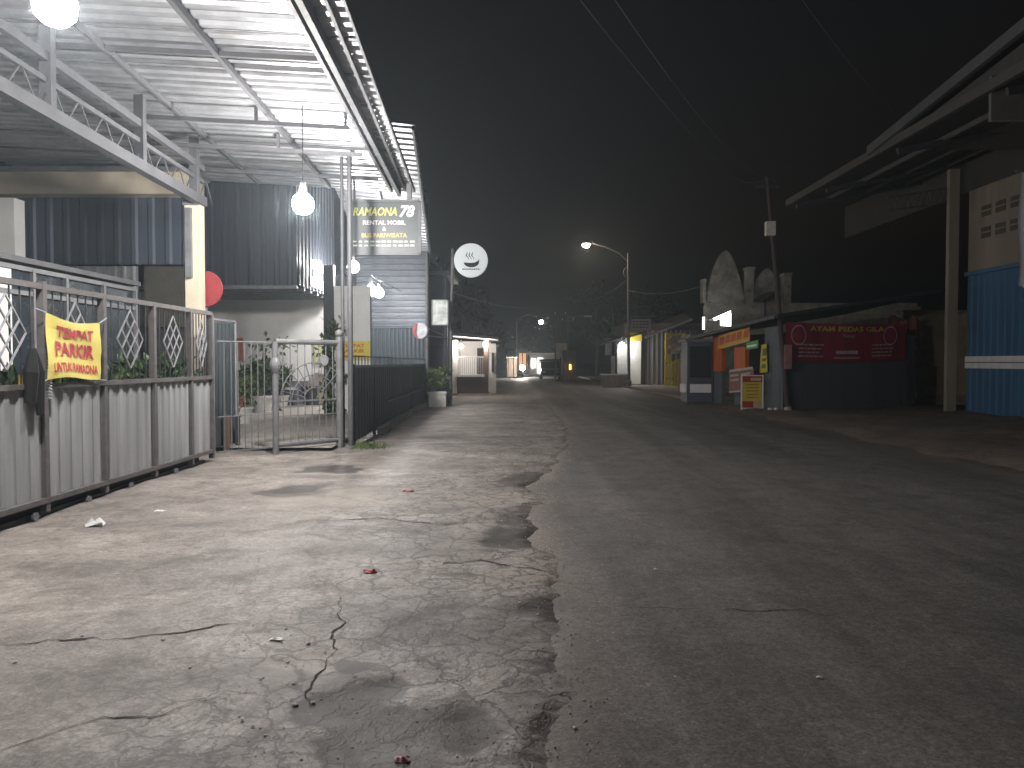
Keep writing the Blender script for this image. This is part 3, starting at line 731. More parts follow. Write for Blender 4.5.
p = at(235, 350, 21.35); tag(MB().box((p.x - 0.2, 21.34, p.z - 0.3), (p.x + 0.2, 21.45, p.z + 0.33)).build('notice_box', mat('notice_orange', (0.5, 0.2, 0.12), (0.4, 0.16, 0.1), rough=0.6), base=p), 'small orange box fixed high on the white wall of the rear house', 'notice')

# white wall panel with yellow poster, and ribbed metal wall behind the dark fence
wp = thing('white_wall_panel', (-4.3, 18.6, 0), 'tall white wall panel right of the vine post, carrying the yellow poster', 'wall')
a, b = at(334, 286, 18.6), at(370, 286, 18.6)
MB().box((a.x, 18.6, 0.05), (b.x, 18.8, a.z)).build('panel', white_paint, wp)
MB().box((a.x - 0.25, 18.55, 0.05), (a.x - 0.003, 18.75, a.z + 0.5)).build('edge_post', steel_dark, wp)
pa, pb = at(349, 341, 18.5), at(370, 360, 18.5)
ps = thing('poster', (pa.x, 18.54, pb.z), 'small yellow parking poster with orange lettering on the white wall panel', 'poster')
OO = Vector((pa.x - 0.25, 18.54, pb.z)); PW, PH = pb.x - pa.x + 0.25, pa.z - pb.z
MB().box((OO.x, 18.54, OO.z), (OO.x + PW, 18.56, OO.z + PH)).build('sheet', mat('poster_yellow', (0.78, 0.66, 0.1), (0.72, 0.6, 0.09), rough=0.6, bump=0.02), ps)
mb = MB(); put_text(mb, 'TEMPAT', OO, (1, 0, 0), (0, 0, 1), PW * 0.45, PH * 0.66, PH * 0.2, PW * 0.75, bold=0.04); put_text(mb, 'PARKIR', OO, (1, 0, 0), (0, 0, 1), PW * 0.45, PH * 0.38, PH * 0.2, PW * 0.75, bold=0.04)
put_rect(mb, OO, (1, 0, 0), (0, 0, 1), PW * 0.1, PH * 0.13, PW * 0.85, PH * 0.25); mb.build('lettering', mat('poster_orange', (0.7, 0.22, 0.06), rough=0.6, bump=0), ps)
rw = thing('ribbed_wall', (-3.3, 26.3, 0), 'grey ribbed metal wall with a barred blue doorway behind the dark fence', 'wall')
a, b = at(368, 235, 26.3), at(428, 235, 26.3); zr = at(400, 326, 26.3).z
MB().corr((a.x - 0.4, 26.3, zr), (0, 0, a.z + 1.6 - zr), (b.x - a.x + 0.4, 0, 0), pitch=0.21, h=0.07, n=(0, -1, 0)).build('ribbed_sheet', mat('ribbed_grey', (0.17, 0.185, 0.215), (0.11, 0.12, 0.145), rough=0.45, metal=0.3, scale=3), rw)
MB().box((a.x - 0.4, 26.4, 0.05), (b.x, 26.6, a.z + 1.6)).build('backing_wall', dado_paint, rw)
mb = MB()
for k in range(15):
    x = a.x + (b.x - a.x) * (k + 0.5) / 15; mb.bar((x, 26.2, 0.1), (x, 26.2, zr - 0.05), 0.03)
mb.bar((a.x, 26.2, zr - 0.05), (b.x, 26.2, zr - 0.05), 0.05); mb.bar((a.x, 26.2, 1.2), (b.x, 26.2, 1.2), 0.04); mb.build('door_bars', mat('bar_blue', (0.14, 0.2, 0.25), rough=0.5), rw)
MB().box((a.x + 0.05, 26.32, 0.1), (b.x - 0.05, 26.39, zr - 0.1)).build('door', mat('door_blue', (0.05, 0.075, 0.09), (0.035, 0.05, 0.06), rough=0.5), rw)
# taller dark block behind it
db = thing('dark_block', (-5, 28, 0), 'tall unlit block behind the ribbed metal wall, its side toward the street', 'building')
a, b = at(418, 340, 27.5), at(450, 340, 27.5)
MB().box((a.x - 4, 27.6, 0), (b.x - 0.15, 30.5, 4.6)).build('wall', mat('night_plaster', (0.09, 0.095, 0.105), (0.065, 0.07, 0.08), rough=0.85, scale=2), db)
MB().prism([(a.x - 4.2, 27.4, 4.62), (b.x + 0.1, 27.4, 4.62), (b.x + 0.1, 30.7, 4.62), (a.x - 4.2, 30.7, 4.62)], (0, 0, 0.15)).build('roof', steel_dark, db)
MB().box((a.x + 0.2, 27.55, 0.05), (a.x + 1.15, 27.6, 2.1)).build('door', mat('plum_door', (0.06, 0.05, 0.075), (0.045, 0.04, 0.06), rough=0.6), db)

# ------------------------------------------------------------------ dark fence along the yard
f0, f1 = gnd(354, 448), gnd(425, 405)
fu = (f1 - f0).normalized(); FL = (f1 - f0).length
df = thing('panel_fence', (f0 + f1) / 2, 'dark blue grey sheet fence along the yard beyond the canopy poles', 'fence')
def fp(s, z, off=0.0): return f0 + fu * s + Vector((off, 0, z))
fn = Vector((fu.y, -fu.x, 0))
MB().corr(fp(0, 0.12), fu * FL, (0, 0, 1.28), pitch=0.3, h=0.03, n=fn, flat=0.3).build('sheet', fence_dark, df)
for k in range(7): MB().bar(fp(FL * k / 6, 0), fp(FL * k / 6, 1.46), 0.06).build('post', steel_dark, df)
MB().bar(fp(0, 1.42), fp(FL, 1.42), 0.05).build('top_rail', fence_dark, df)
MB().bar(fp(3.6, 0.62, 0.05), fp(FL, 0.62, 0.05), 0.035).build('middle_rail', steel, df)
mb = MB()
for k in range(40):
    s = FL * (k + 0.5) / 40; mb.bar(fp(s, 1.42), fp(s, 1.62), 0.018)
mb.bar(fp(0, 1.6), fp(FL, 1.6), 0.02); mb.build('top_pickets', fence_dark, df)
kb = thing('kerb_stones', fp(4, 0), 'row of white painted kerb stones along the foot of the dark fence', 'kerb')
rnd = random.Random(3)
s = 2.4
while s < FL - 0.3:
    l = rnd.uniform(0.7, 1.2); p, q = fp(s, 0.06, 0.1), fp(s + l, 0.06, 0.1)
    MB().bar(p, q, 0.14, 0.2 + rnd.uniform(-0.04, 0.02)).build('stone', mat('kerb_white', (0.6, 0.58, 0.55), (0.3, 0.29, 0.27), rough=0.85, scale=7), kb); s += l + rnd.uniform(0.05, 0.5)

# ================================================================== PLANTS
leaf_m = mat('leaf_green', (0.075, 0.13, 0.045), (0.03, 0.06, 0.022), rough=0.55, scale=9, bump=0)
leaf_l = mat('leaf_light', (0.12, 0.17, 0.05), (0.07, 0.11, 0.035), rough=0.55, scale=9, bump=0)
leaf_r = mat('leaf_red', (0.2, 0.07, 0.055), (0.12, 0.05, 0.035), rough=0.6, scale=9, bump=0)
leaf_d = mat('leaf_dark', (0.014, 0.02, 0.012), (0.008, 0.013, 0.008), rough=0.65, scale=3, bump=0)
stem_m = mat('stem_brown', (0.1, 0.07, 0.045), rough=0.9)
def leaf(mb, p, d, L, W, rnd):
    d = d.normalized(); s = d.orthogonal().normalized(); s.rotate(Matrix.Rotation(rnd.uniform(0, 6.28), 3, d)); n = d.cross(s)
    mb.add([p, p + d * L * 0.5 + s * W / 2 + n * 0.08 * L, p + d * L, p + d * L * 0.5 - s * W / 2 + n * 0.08 * L], [(0, 1, 2), (0, 2, 3)])
def rdir(rnd, up=0.0):
    while True:
        v = Vector((rnd.uniform(-1, 1), rnd.uniform(-1, 1), rnd.uniform(-1, 1)))
        if 0.05 < v.length < 1: return (v.normalized() + Vector((0, 0, up))).normalized()
def bush(root, c, rad, hz, n, L, m, seed, stems=5, z0=0.0, up=0.4, name='foliage'):
    rnd = random.Random(seed); fo, st = MB(), MB(); c = Vector(c)
    cl = [c + Vector((rnd.gauss(0, rad * 0.45), rnd.gauss(0, rad * 0.45), hz * rnd.uniform(0.3, 1.0))) for _ in range(stems * 2)]
    for k in range(stems):
        st.tube([c + Vector((0, 0, z0)), c.lerp(cl[k], 0.5) + Vector((0, 0, hz * 0.1)), cl[k]], [0.018, 0.012, 0.006], 5)
    for _ in range(n):
        q = rnd.choice(cl); d = rdir(rnd, up)
        leaf(fo, q + rdir(rnd) * rad * 0.42 * rnd.random() ** 0.6, d, L * rnd.uniform(0.6, 1.3), L * rnd.uniform(0.28, 0.5), rnd)
    fo.build(name, m, root); st.build('stem', stem_m, root)
def pot(root, c, r, h, m):
    MB().lathe(c, [(r * 0.72, 0), (r * 0.95, h * 0.85), (r * 1.05, h * 0.86), (r * 1.05, h), (r * 0.9, h), (r * 0.85, h * 0.9)], 16).build('pot', m, root)
terracotta = mat('terracotta', (0.3, 0.13, 0.08), (0.22, 0.1, 0.06), rough=0.85)
white_pot = mat('pot_white', (0.7, 0.7, 0.66), (0.55, 0.55, 0.5), rough=0.7)
PL = [ # px, py(base), Y, radius, height, leaves, leaf len, mat, pot r/h, potmat, label
    (224, 446, 13.4, 0.32, 0.62, 300, 0.13, leaf_r, 0.2, 0.28, terracotta, 'red leaved bush in a terracotta pot behind the brown rusty post'),
    (243, 420, 16.5, 0.3, 0.55, 260, 0.14, leaf_l, 0.22, 0.36, white_pot, 'light green plant in a white pot behind the thin barred leaf'),
    (222, 420, 17.0, 0.45, 0.75, 380, 0.24, leaf_m, 0.22, 0.3, terracotta, 'dark green plant behind the red leaved bush'),
    (262, 412, 19.5, 0.6, 0.72, 480, 0.3, leaf_m, 0.3, 0.4, white_pot, 'broad dark green plant left of the small gate in the yard'),
    (282, 409, 21.0, 0.35, 0.7, 140, 0.22, leaf_m, 0.2, 0.3, white_pot, 'sparse leggy plant seen through the small barred gate')]
for px, py, Y, r_, hz, n, L, m, pr, ph, pm, lab in PL:
    c = at(px, py, Y); c.z = 0.08 + max(0, Y - 13) * 0.024
    t = thing('potted_plant', c, lab, 'plant', 'potted plants in the yard')
    pot(t, c, pr, ph, pm); bush(t, c + Vector((0, 0, ph)), r_, hz, n, L, m, int(px * 7), z0=-0.05)
for k, (y, sz, m, lab) in enumerate(((11.45, 0.5, leaf_m, 'leafy dark green bush at the far end of the sliding gate'), (7.9, 0.4, leaf_m, 'dark green bush showing under the yellow banner, behind the gate'), (9.0, 0.45, leaf_l, 'pale green bush behind the second barred bay of the sliding gate'), (10.2, 0.42, leaf_m, 'green bush behind the third barred bay of the sliding gate'), (10.9, 0.3, leaf_l, 'yellowish bush behind the last narrow bay of the sliding gate'))):
    c = Vector((-5.25, y, 0.03)); t = thing('shrub', c, lab, 'shrub', 'shrubs behind the sliding gate')
    pot(t, c, 0.25, 0.4, terracotta); bush(t, c + Vector((0, 0, 0.5)), sz * 1.1, (0.85, 0.75, 0.85, 0.85, 0.8)[k], 420, 0.2, m, 40 + k, up=0.6)
# vine on the dark post, vine by the wall
for px, Y, ztop, n, lab in ((331, 18.4, 2.3, 260, 'climbing vine on the dark post left of the white wall panel'), (262, 19.5, 1.75, 100, 'thin vine climbing in front of the white wall, left of the small gate')):
    c = at(px, 400, Y); c.z = 0.1; rnd = random.Random(px)
    t = thing('vine', c, lab, 'vine'); fo = MB()
    pts = [c + Vector((0.1 * math.sin(i * 1.3), 0.05 * math.cos(i), ztop * i / 12)) for i in range(13)]
    if px == 262: pts += [pts[-1] + Vector((0.14 * i, 0, -0.02 * i * i + 0.1 * i)) for i in range(1, 6)]
    MB().tube(pts, 0.015, 5).build('stem', stem_m, t)
    for _ in range(n):
        p = rnd.choice(pts) + Vector((rnd.gauss(0, 0.14), rnd.gauss(0, 0.1), rnd.gauss(0, 0.12))); leaf(fo, p, rdir(rnd, -0.3), 0.17, 0.11, rnd)
    fo.build('foliage', leaf_m, t)
# yard furniture
p = gnd(278, 405, 0.28); t = thing('plant_table', p, 'low dark table with a white top beside the plants in the yard', 'table')
MB().box((p.x - 0.55, p.y - 0.3, 0.72), (p.x + 0.55, p.y + 0.3, 0.78)).build('table_top', white_pot, t)
for sx in (-0.48, 0.48):
    for sy in (-0.24, 0.24): MB().box((p.x + sx - 0.04, p.y + sy - 0.04, 0.1), (p.x + sx + 0.04, p.y + sy + 0.04, 0.72)).build('leg', steel_dark, t)
MB().box((p.x - 0.5, p.y + 0.15, 0.25), (p.x + 0.5, p.y + 0.19, 0.7)).build('apron_panel', steel_dark, t)
p = gnd(311, 405, 0.28); t = thing('bucket', p, 'dark bucket standing at the foot of the grey dado, seen through the small gate', 'bucket')
MB().lathe(p, [(0.2, 0), (0.26, 0.5), (0.28, 0.5), (0.28, 0.54), (0.24, 0.54), (0.22, 0.48)], 16).build('tub', steel_dark, t)
MB().tube([p + Vector((0.27 * math.cos(q), 0, 0.52 + 0.2 * math.sin(q))) for q in [math.pi * i / 10 for i in range(11)]], 0.01, 5).build('handle', steel, t)
p = gnd(313, 404.5, 0.3); p.x += 0.15; t = thing('door_niche', Vector((p.x, 21.4, 0.3)), 'small pale arched niche in the grey dado at the back of the yard', 'niche')
pts = [(p.x - 0.3, 21.42, 0.32), (p.x + 0.3, 21.42, 0.32)] + [(p.x + 0.3 * math.cos(q), 21.42, 0.85 + 0.35 * math.sin(q)) for q in [math.pi * i / 10 for i in range(11)]]
MB().prism(pts, (0, 0.035, 0)).build('panel', mat('niche_tan', (0.4, 0.33, 0.28), rough=0.8), t)

# planter at the end of the dark fence
p = gnd(438, 407); t = thing('planter', p, 'white square planter with a bushy green plant at the dark fence end', 'planter')
s = 0.28
MB().prism([p + Vector((-s, -s, 0)), p + Vector((s, -s, 0)), p + Vector((s, s, 0)), p + Vector((-s, s, 0))], (0, 0, 0.5)).prism([p + Vector((-s - .03, -s - .03, 0.45)), p + Vector((s + .03, -s - .03, 0.45)), p + Vector((s + .03, s + .03, 0.45)), p + Vector((-s - .03, s + .03, 0.45))], (0, 0, 0.07)).build('pot', white_pot, t)
bush(t, p + Vector((0, 0, 0.45)), 0.42, 0.75, 420, 0.17, leaf_l, 5)
# weeds at the foot of the poles
mb = MB(); rnd = random.Random(9)
for _ in range(260):
    q = gnd(368, 449) + Vector((rnd.gauss(0, 0.16), rnd.gauss(0, 0.18), 0)); d = Vector((rnd.gauss(0, 0.4), rnd.gauss(0, 0.4), 1)); leaf(mb, q, d, rnd.uniform(0.06, 0.16), 0.014, rnd)
tag(mb.build('weeds', leaf_l), 'green weeds at the foot of the canopy poles', 'weeds', kind='stuff')

# ================================================================== LEFT FAR SIDE OF THE STREET
# pole with the round white bowl sign
p = gnd(450, 405.5); zt = at(452, 262, p.y).z
t = thing('sign_pole', p, 'round white sign with a dark steaming bowl, on a grey pole by the planter', 'sign')
MB().tube([p, Vector((p.x + 0.1, p.y, zt + 0.45))], [0.06, 0.045], 10).build('pole', steel, t)
c = at(471, 260.5, p.y - 0.12)
rs = 16.8 / F * p.y
MB().lathe(c, [(0.02, -0.08), (rs * 0.98, -0.08), (rs, -0.06), (rs, 0.06), (rs * 0.98, 0.08), (0.02, 0.08)], 36, axis=(0, 1, 0)).build('disc', self_glow('sign_disc_glow', (0.85, 0.9, 0.92), (0.72, 0.77, 0.79), 0.27, 2), t)  # weak emission added to brighten the disc
MB().bar((p.x + 0.09, p.y, c.z + 0.2), (c.x - rs * 0.8, p.y, c.z + 0.2), 0.05).bar((p.x + 0.09, p.y, c.z - 0.2), (c.x - rs * 0.8, p.y, c.z - 0.2), 0.05).build('bracket', steel, t)
mb = MB(); O_ = Vector((c.x, c.y - 0.09, c.z)); U_, V_ = Vector((1, 0, 0)), Vector((0, 0, 1))
def flat(mb, pts): mb.add([O_ + U_ * x * rs + V_ * y * rs for x, y in pts], [tuple(range(len(pts)))])
arc = [(-0.42 + 0.0, -0.14)] + [(0.03 + 0.46 * math.cos(q), -0.1 + 0.32 * math.sin(q)) for q in [math.pi + math.pi * i / 14 for i in range(1, 14)]] + [(0.5, 0.12), (0.44, -0.02), (0.25, -0.13), (0.0, -0.16), (-0.2, -0.15)]
flat(mb, arc)
for x in (-0.22, -0.06, 0.1):
    pts = [(x + 0.05 * math.sin(i * 1.1) + 0.1 * (0.5 - i / 8), 0.02 + 0.06 * i) for i in range(9)]
    flat(mb, [(a - 0.03 * math.sin(math.pi * (i + .4) / 8.8), b) for i, (a, b) in enumerate(pts)] + [(a + 0.03 * math.sin(math.pi * (i + .4) / 8.8), b) for i, (a, b) in reversed(list(enumerate(pts)))])
for k in range(9): flat(mb, [(-0.5 + k * 0.115, -0.56), (-0.42 + k * 0.115, -0.56), (-0.42 + k * 0.115, -0.49), (-0.5 + k * 0.115, -0.49)])
mb.build('emblem', mat('emblem_dark', (0.03, 0.03, 0.03), rough=0.6, bump=0), t)
# faded board fixed to the same side, and the small round sign on a bracket
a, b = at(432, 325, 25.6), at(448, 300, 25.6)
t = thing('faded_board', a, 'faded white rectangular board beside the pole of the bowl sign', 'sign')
MB().box((a.x, 25.6, a.z), (b.x, 25.66, b.z)).build('board', self_glow('faded_print_glow', (0.7, 0.72, 0.68), (0.28, 0.3, 0.3), 0.2, 4), t)  # plain printed board, faint glow added to lift its brightness
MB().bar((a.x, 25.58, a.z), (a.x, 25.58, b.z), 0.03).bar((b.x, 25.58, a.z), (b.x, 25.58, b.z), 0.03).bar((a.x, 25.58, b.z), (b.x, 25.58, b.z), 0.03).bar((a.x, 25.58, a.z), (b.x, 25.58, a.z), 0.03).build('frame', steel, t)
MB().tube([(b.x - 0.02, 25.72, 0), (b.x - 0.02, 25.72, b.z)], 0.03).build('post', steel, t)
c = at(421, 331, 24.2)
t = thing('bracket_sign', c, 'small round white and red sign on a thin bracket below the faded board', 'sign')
MB().lathe(c, [(0.02, -0.07), (0.24, -0.07), (0.26, -0.04), (0.26, 0.04), (0.24, 0.07), (0.02, 0.07)], 24, axis=(0.25, 1, 0)).build('disc', self_glow('sign_disc_grey_glow', (0.42, 0.42, 0.45), (0.2, 0.2, 0.22), 0.1, 9), t)  # small added emission makes the disc brighter than its lighting
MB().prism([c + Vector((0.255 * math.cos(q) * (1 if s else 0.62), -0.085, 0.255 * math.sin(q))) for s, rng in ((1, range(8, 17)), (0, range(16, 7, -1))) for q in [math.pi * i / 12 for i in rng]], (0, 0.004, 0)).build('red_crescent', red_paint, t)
b2 = at(449, 338, 25.5)
MB().bar(c + Vector((0.2, 0.1, 0.1)), b2, 0.03).bar(c + Vector((0.2, 0.1, -0.15)), b2, 0.03).build('bracket', steel_light, t)
# small guard house with two lamps
gh = thing('porch_house', gnd(476, 394), 'small white house with a railed porch and two lit lamps beyond the bowl sign', 'house')
Yh = 36.0; x0, x1 = at(457, 390, Yh).x, at(487, 390, Yh).x; zr = at(470, 340, Yh).z; zs = at(470, 377, Yh).z
brick = mat('porch_brick', (0.16, 0.1, 0.08), (0.1, 0.07, 0.055), rough=0.85, scale=12)
MB().box((x0, Yh, 0), (x1 - 0.15, Yh + 0.2, zs)).build('porch_wall', brick, gh)
MB().box((x0 - 0.02, Yh - 0.06, zs + 0.003), (x1 - 0.12, Yh + 0.26, zs + 0.12)).build('sill', white_paint, gh)
MB().box((x0 - 0.2, Yh + 2.4, 0), (x1 + 0.1, Yh + 2.6, zr)).build('wall', white_paint, gh)
MB().box((x0 - 0.35, Yh, 0), (x0 - 0.004, Yh + 2.39, zr)).build('side_wall', white_paint, gh)
MB().box((x1 - 0.15, Yh, 0), (x1 + 0.06, Yh + 0.21, zr)).build('pillar', brick, gh)
MB().box((x0 + 0.85, Yh + 2.33, 0), (x0 + 1.4, Yh + 2.395, 2.2)).build('door', mat('dark_door', (0.035, 0.03, 0.03), rough=0.7), gh)
MB().prism([(x0 - 0.6, Yh - 0.5, zr + 0.22), (x1 + 0.5, Yh - 0.5, zr + 0.004), (x1 + 0.5, Yh + 3, zr + 0.004), (x0 - 0.6, Yh + 3, zr + 0.22)], (0, 0, 0.14)).build('roof', white_paint, gh)
mb = MB()
for k in range(13): mb.bar((x0 + 0.05 + (x1 - x0 - 0.25) * k / 12, Yh + 0.1, zs + 0.12), (x0 + 0.05 + (x1 - x0 - 0.25) * k / 12, Yh + 0.1, zs + 0.95), 0.025)
mb.bar((x0, Yh + 0.1, zs + 0.95), (x1 - 0.15, Yh + 0.1, zs + 0.95), 0.04); mb.build('railing', steel_light, gh)
xa, xb = at(485, 350, Yh + 0.8).x, at(496, 350, Yh + 0.8).x
MB().box((x1 + 0.08, Yh + 0.8, 0), (xb, Yh + 0.95, zr - 0.15)).build('end_wall', white_paint, gh)
MB().box((x1 + 0.2, Yh + 0.74, 1.0), (xb - 0.1, Yh + 0.797, 1.95)).build('shutter', steel_dark, gh)
lampW = glow('porch_lamp_glow', (1.0, 0.9, 0.8), 300.0)
def small_lamp(p, r, label, m, group=None, cat='lamp', name='wall_lamp', hang=0.25):
    t = thing(name, p, label, cat, group)
    MB().sphere(p, r).build('globe', m, t, smooth=True)
    MB().tube([p + Vector((0, 0, r * 0.9)), p + Vector((0, 0, r + hang))], r * 0.45, 8).build('socket', steel, t)
    return t
p = at(461, 346.5, Yh - 0.2); small_lamp(p, 0.1, 'left glowing lamp under the porch roof of the small white house', lampW, 'porch lamps', hang=0.2)
p = at(485, 344.5, Yh - 0.2); small_lamp(p, 0.085, 'right glowing lamp on the pillar corner of the small white house', lampW, 'porch lamps', hang=0.15)
for k, (px, py, s) in enumerate(((460, 391, 0.35), (470, 393, 0.28), (478, 393, 0.22))):
    p = gnd(px, py); rnd = random.Random(k); mb = MB()
    mb.lathe(p, [(s * 0.9, 0), (s, s * 0.25), (s * 0.7, s * 0.5), (s * 0.2, s * 0.62)], 9)
    for v in mb.v: v += Vector((rnd.gauss(0, 0.03), rnd.gauss(0, 0.03), max(0, rnd.gauss(0, 0.02))))
    tag(mb.build('rubble_sack', mat('sack_pale', (0.42, 0.4, 0.37), (0.26, 0.25, 0.23), rough=0.9), base=p), ('pale full sack lying nearest the sign pole before the porch wall', 'pale sack in the middle of three before the porch wall', 'smallest pale sack before the porch pillar')[k], 'sack', 'sacks before the porch')

# ================================================================== TREES (left, and closing the street)
def tree(x, y, h, cr, n, seed, label, m=leaf_d, L=0.5):
    rnd = random.Random(seed); t = thing('tree', (x, y, 0), label, 'tree', 'dark trees along the street')
    tr_ = MB().tube([(x, y, 0), (x + 0.1, y, h * 0.3), (x - 0.1, y + 0.1, h * 0.6), (x, y, h * 0.85)], [0.22, 0.17, 0.11, 0.04], 8); cls = []
    for k in range(11):
        a = rnd.uniform(0, 6.28); z = h * rnd.uniform(0.42, 0.98); rr = cr * rnd.uniform(0.3, 0.95) * math.sin(math.pi * min(0.95, max(0.2, (z / h - 0.25) / 0.8)))
        c = Vector((x + rr * math.cos(a), y + rr * math.sin(a), z)); cls.append((c, cr * rnd.uniform(0.28, 0.5)))
        tr_.tube([Vector((x, y, z * 0.62)), c.lerp(Vector((x, y, z * 0.62)), 0.4) + Vector((0, 0, 0.2)), c], [0.08, 0.05, 0.02], 5)
    tr_.build('trunk', stem_m, t); fo = MB()
    for _ in range(n):
        c, r_ = rnd.choice(cls); leaf(fo, c + rdir(rnd) * r_ * rnd.random() ** 0.45, rdir(rnd, 0.1), L * rnd.uniform(0.6, 1.3), L * 0.5, rnd)
    fo.build('crown', m, t)
tree(-4.6, 39.5, 6.5, 2.3, 1300, 1, 'dark bushy tree rising right behind the small porch house')
tree(-3.0, 47, 6.0, 2.0, 1000, 2, 'rounded dark tree just past the porch house on the left')
tree(-5.8, 58, 8.5, 3.0, 1100, 3, 'taller dark tree farther along the left side of the street')
tree(-2.6, 68, 5.5, 2.0, 800, 4, 'low dark tree beside the white board near the motorcycle')
tree(9.5, 86, 9.5, 3.6, 1100, 5, 'large dark tree behind the far poles on the right')
tree(13.5, 74, 8.0, 3.4, 1000, 6, 'dark tree beyond the last shop roof on the right')
tree(4.0, 118, 8.0, 4.0, 900, 8, 'distant dark tree closing the end of the street')
# far shops, board, vehicle, motorcycle
fs = thing('far_shop', at(535, 372, 92), 'far white lit shop front at the end of the street', 'shop')
a, b = at(530, 372, 92), at(541, 372, 92)
MB().box((a.x, 92, 0), (b.x + 3, 96, at(535, 355, 92).z)).build('wall', white_paint, fs)
MB().box((a.x - 0.3, 90.6, at(535, 355, 92).z + 0.02), (b.x + 3.2, 96, at(535, 353, 92).z)).build('roof', steel_light, fs)
MB().box((a.x + 0.15, 91.9, 0.8), (a.x + 0.65, 91.98, 1.9)).build('window', glow('far_window', (1, 0.95, 0.85), 3.5), fs)
MB().box((a.x + 0.9, 91.9, 0.1), (b.x + 0.2, 91.98, 2.0)).build('lit_doorway', glow('far_door', (1, 0.95, 0.88), 2.2), fs)
os_ = thing('kiosk', at(523, 372, 96), 'far kiosk with two warm lit doorway strips behind the motorcycle', 'kiosk')
a, b = at(517, 372, 96), at(528, 372, 96)
MB().box((a.x, 96, 0), (b.x, 99, 3.2)).build('wall', brick, os_)
for px in (520.5, 524.5):
    q = at(px, 360, 95.9); MB().box((q.x - 0.17, 95.9, 0.5), (q.x + 0.17, 95.98, 2.6)).build('lit_strip', glow('warm_strip', (1.0, 0.45, 0.15), 0.9), os_)
a, b = at(507, 357, 70), at(514.5, 350, 70)
t = thing('white_board', (a.x, 70, 0), 'blank white roadside board on two posts left of the motorcycle', 'sign')
MB().box((a.x, 70, a.z), (b.x, 70.1, b.z)).build('board', white_paint, t)
for x in (a.x + 0.1, b.x - 0.1): MB().tube([(x, 70.13, 0), (x, 70.13, b.z - 0.05)], 0.04).build('post', steel, t)
lw = thing('left_wall', at(512, 372, 74), 'pale low yard wall behind the white roadside board', 'wall')
a, b = at(507, 372, 76), at(517, 372, 76); MB().box((a.x, 76, 0), (b.x, 76.3, 1.9)).build('panel', mat('tan_wall', (0.3, 0.24, 0.2), (0.2, 0.16, 0.14), rough=0.9), lw)
MB().box((a.x - 0.05, 75.95, 1.903), (b.x + 0.05, 76.35, 2.0)).build('coping', white_paint, lw)
# motorcycle with its headlight on
m0 = at(522.5, 372, 74); m0.z = 0
mc = thing('motorcycle', m0, 'motorcycle with its headlight on, far down the street', 'motorcycle')
for dy in (-0.62, 0.62):
    pts = [(m0.x, m0.y + dy + 0.27 * math.cos(q), 0.3 + 0.27 * math.sin(q)) for q in [2 * math.pi * i / 18 for i in range(19)]]
    MB().tube(pts, 0.045, 6, cap=False).build('wheel', black_rubber, mc)
MB().tube([m0 + Vector((0, -0.45, 0.75)), m0 + Vector((0, -0.1, 0.55)), m0 + Vector((0, 0.4, 0.62)), m0 + Vector((0, 0.8, 0.78))], [0.13, 0.17, 0.16, 0.07], 8).build('body', mat('bike_red', (0.1, 0.03, 0.03), rough=0.4), mc)
MB().tube([m0 + Vector((0, -0.05, 0.8)), m0 + Vector((0, 0.3, 0.82)), m0 + Vector((0, 0.65, 0.86))], [0.1, 0.14, 0.08], 8).build('seat', black_rubber, mc)
MB().tube([m0 + Vector((0, -0.62, 0.3)), m0 + Vector((0, -0.4, 0.95))], 0.035).tube([m0 + Vector((-0.33, -0.3, 1.05)), m0 + Vector((0, -0.4, 0.98)), m0 + Vector((0.33, -0.3, 1.05))], 0.02).build('fork_and_handlebar', steel, mc)
MB().lathe(m0 + Vector((0, -0.53, 0.93)), [(0.02, -0.07), (0.19, -0.03), (0.22, 0.03), (0.1, 0.14)], 14, axis=(0, 1, 0)).build('headlight', glow('headlight_glow', (1.0, 0.93, 0.8), 800.0), mc)
# dark parked van
v0 = at(550, 374, 66); v0.z = 0
vn = thing('pickup_truck', v0, 'dark parked pickup truck with a high covered bed, right of the motorcycle', 'truck')
van_m = mat('van_dark', (0.04, 0.045, 0.045), (0.03, 0.034, 0.034), rough=0.4, metal=0.3)
MB().prism([v0 + Vector((-0.85, 0, z)) + Vector((0, y, 0)) for y, z in ((-1.9, 0.35), (-1.9, 0.85), (-1.2, 0.95), (-0.75, 1.55), (0.2, 1.6), (0.2, 1.0), (2.2, 1.0), (2.2, 0.35))], (1.7, 0, 0)).build('body', van_m, vn)
MB().box((v0.x - 0.88, v0.y + 0.25, 0.98), (v0.x + 0.88, v0.y + 2.25, 1.75)).build('bed_cover', mat('tarp_dark', (0.05, 0.052, 0.05), rough=0.9), vn)
MB().quad(v0 + Vector((-0.7, -1.14, 1.0)), v0 + Vector((0.7, -1.14, 1.0)), v0 + Vector((0.62, -0.79, 1.5)), v0 + Vector((-0.62, -0.79, 1.5))).build('windscreen', glass('van_glass'), vn)
for sx in (-0.8, 0.8):
    for dy in (-1.2, 1.4):
        MB().lathe((v0.x + sx, v0.y + dy, 0.32), [(0.2, -0.1), (0.32, -0.09), (0.32, 0.09), (0.2, 0.1)], 16, axis=(1, 0, 0)).build('wheel', black_rubber, vn)
    MB().box((v0.x + sx * 0.75 - 0.13, v0.y - 1.93, 0.6), (v0.x + sx * 0.75 + 0.13, v0.y - 1.9, 0.75)).build('headlight', steel_light, vn)
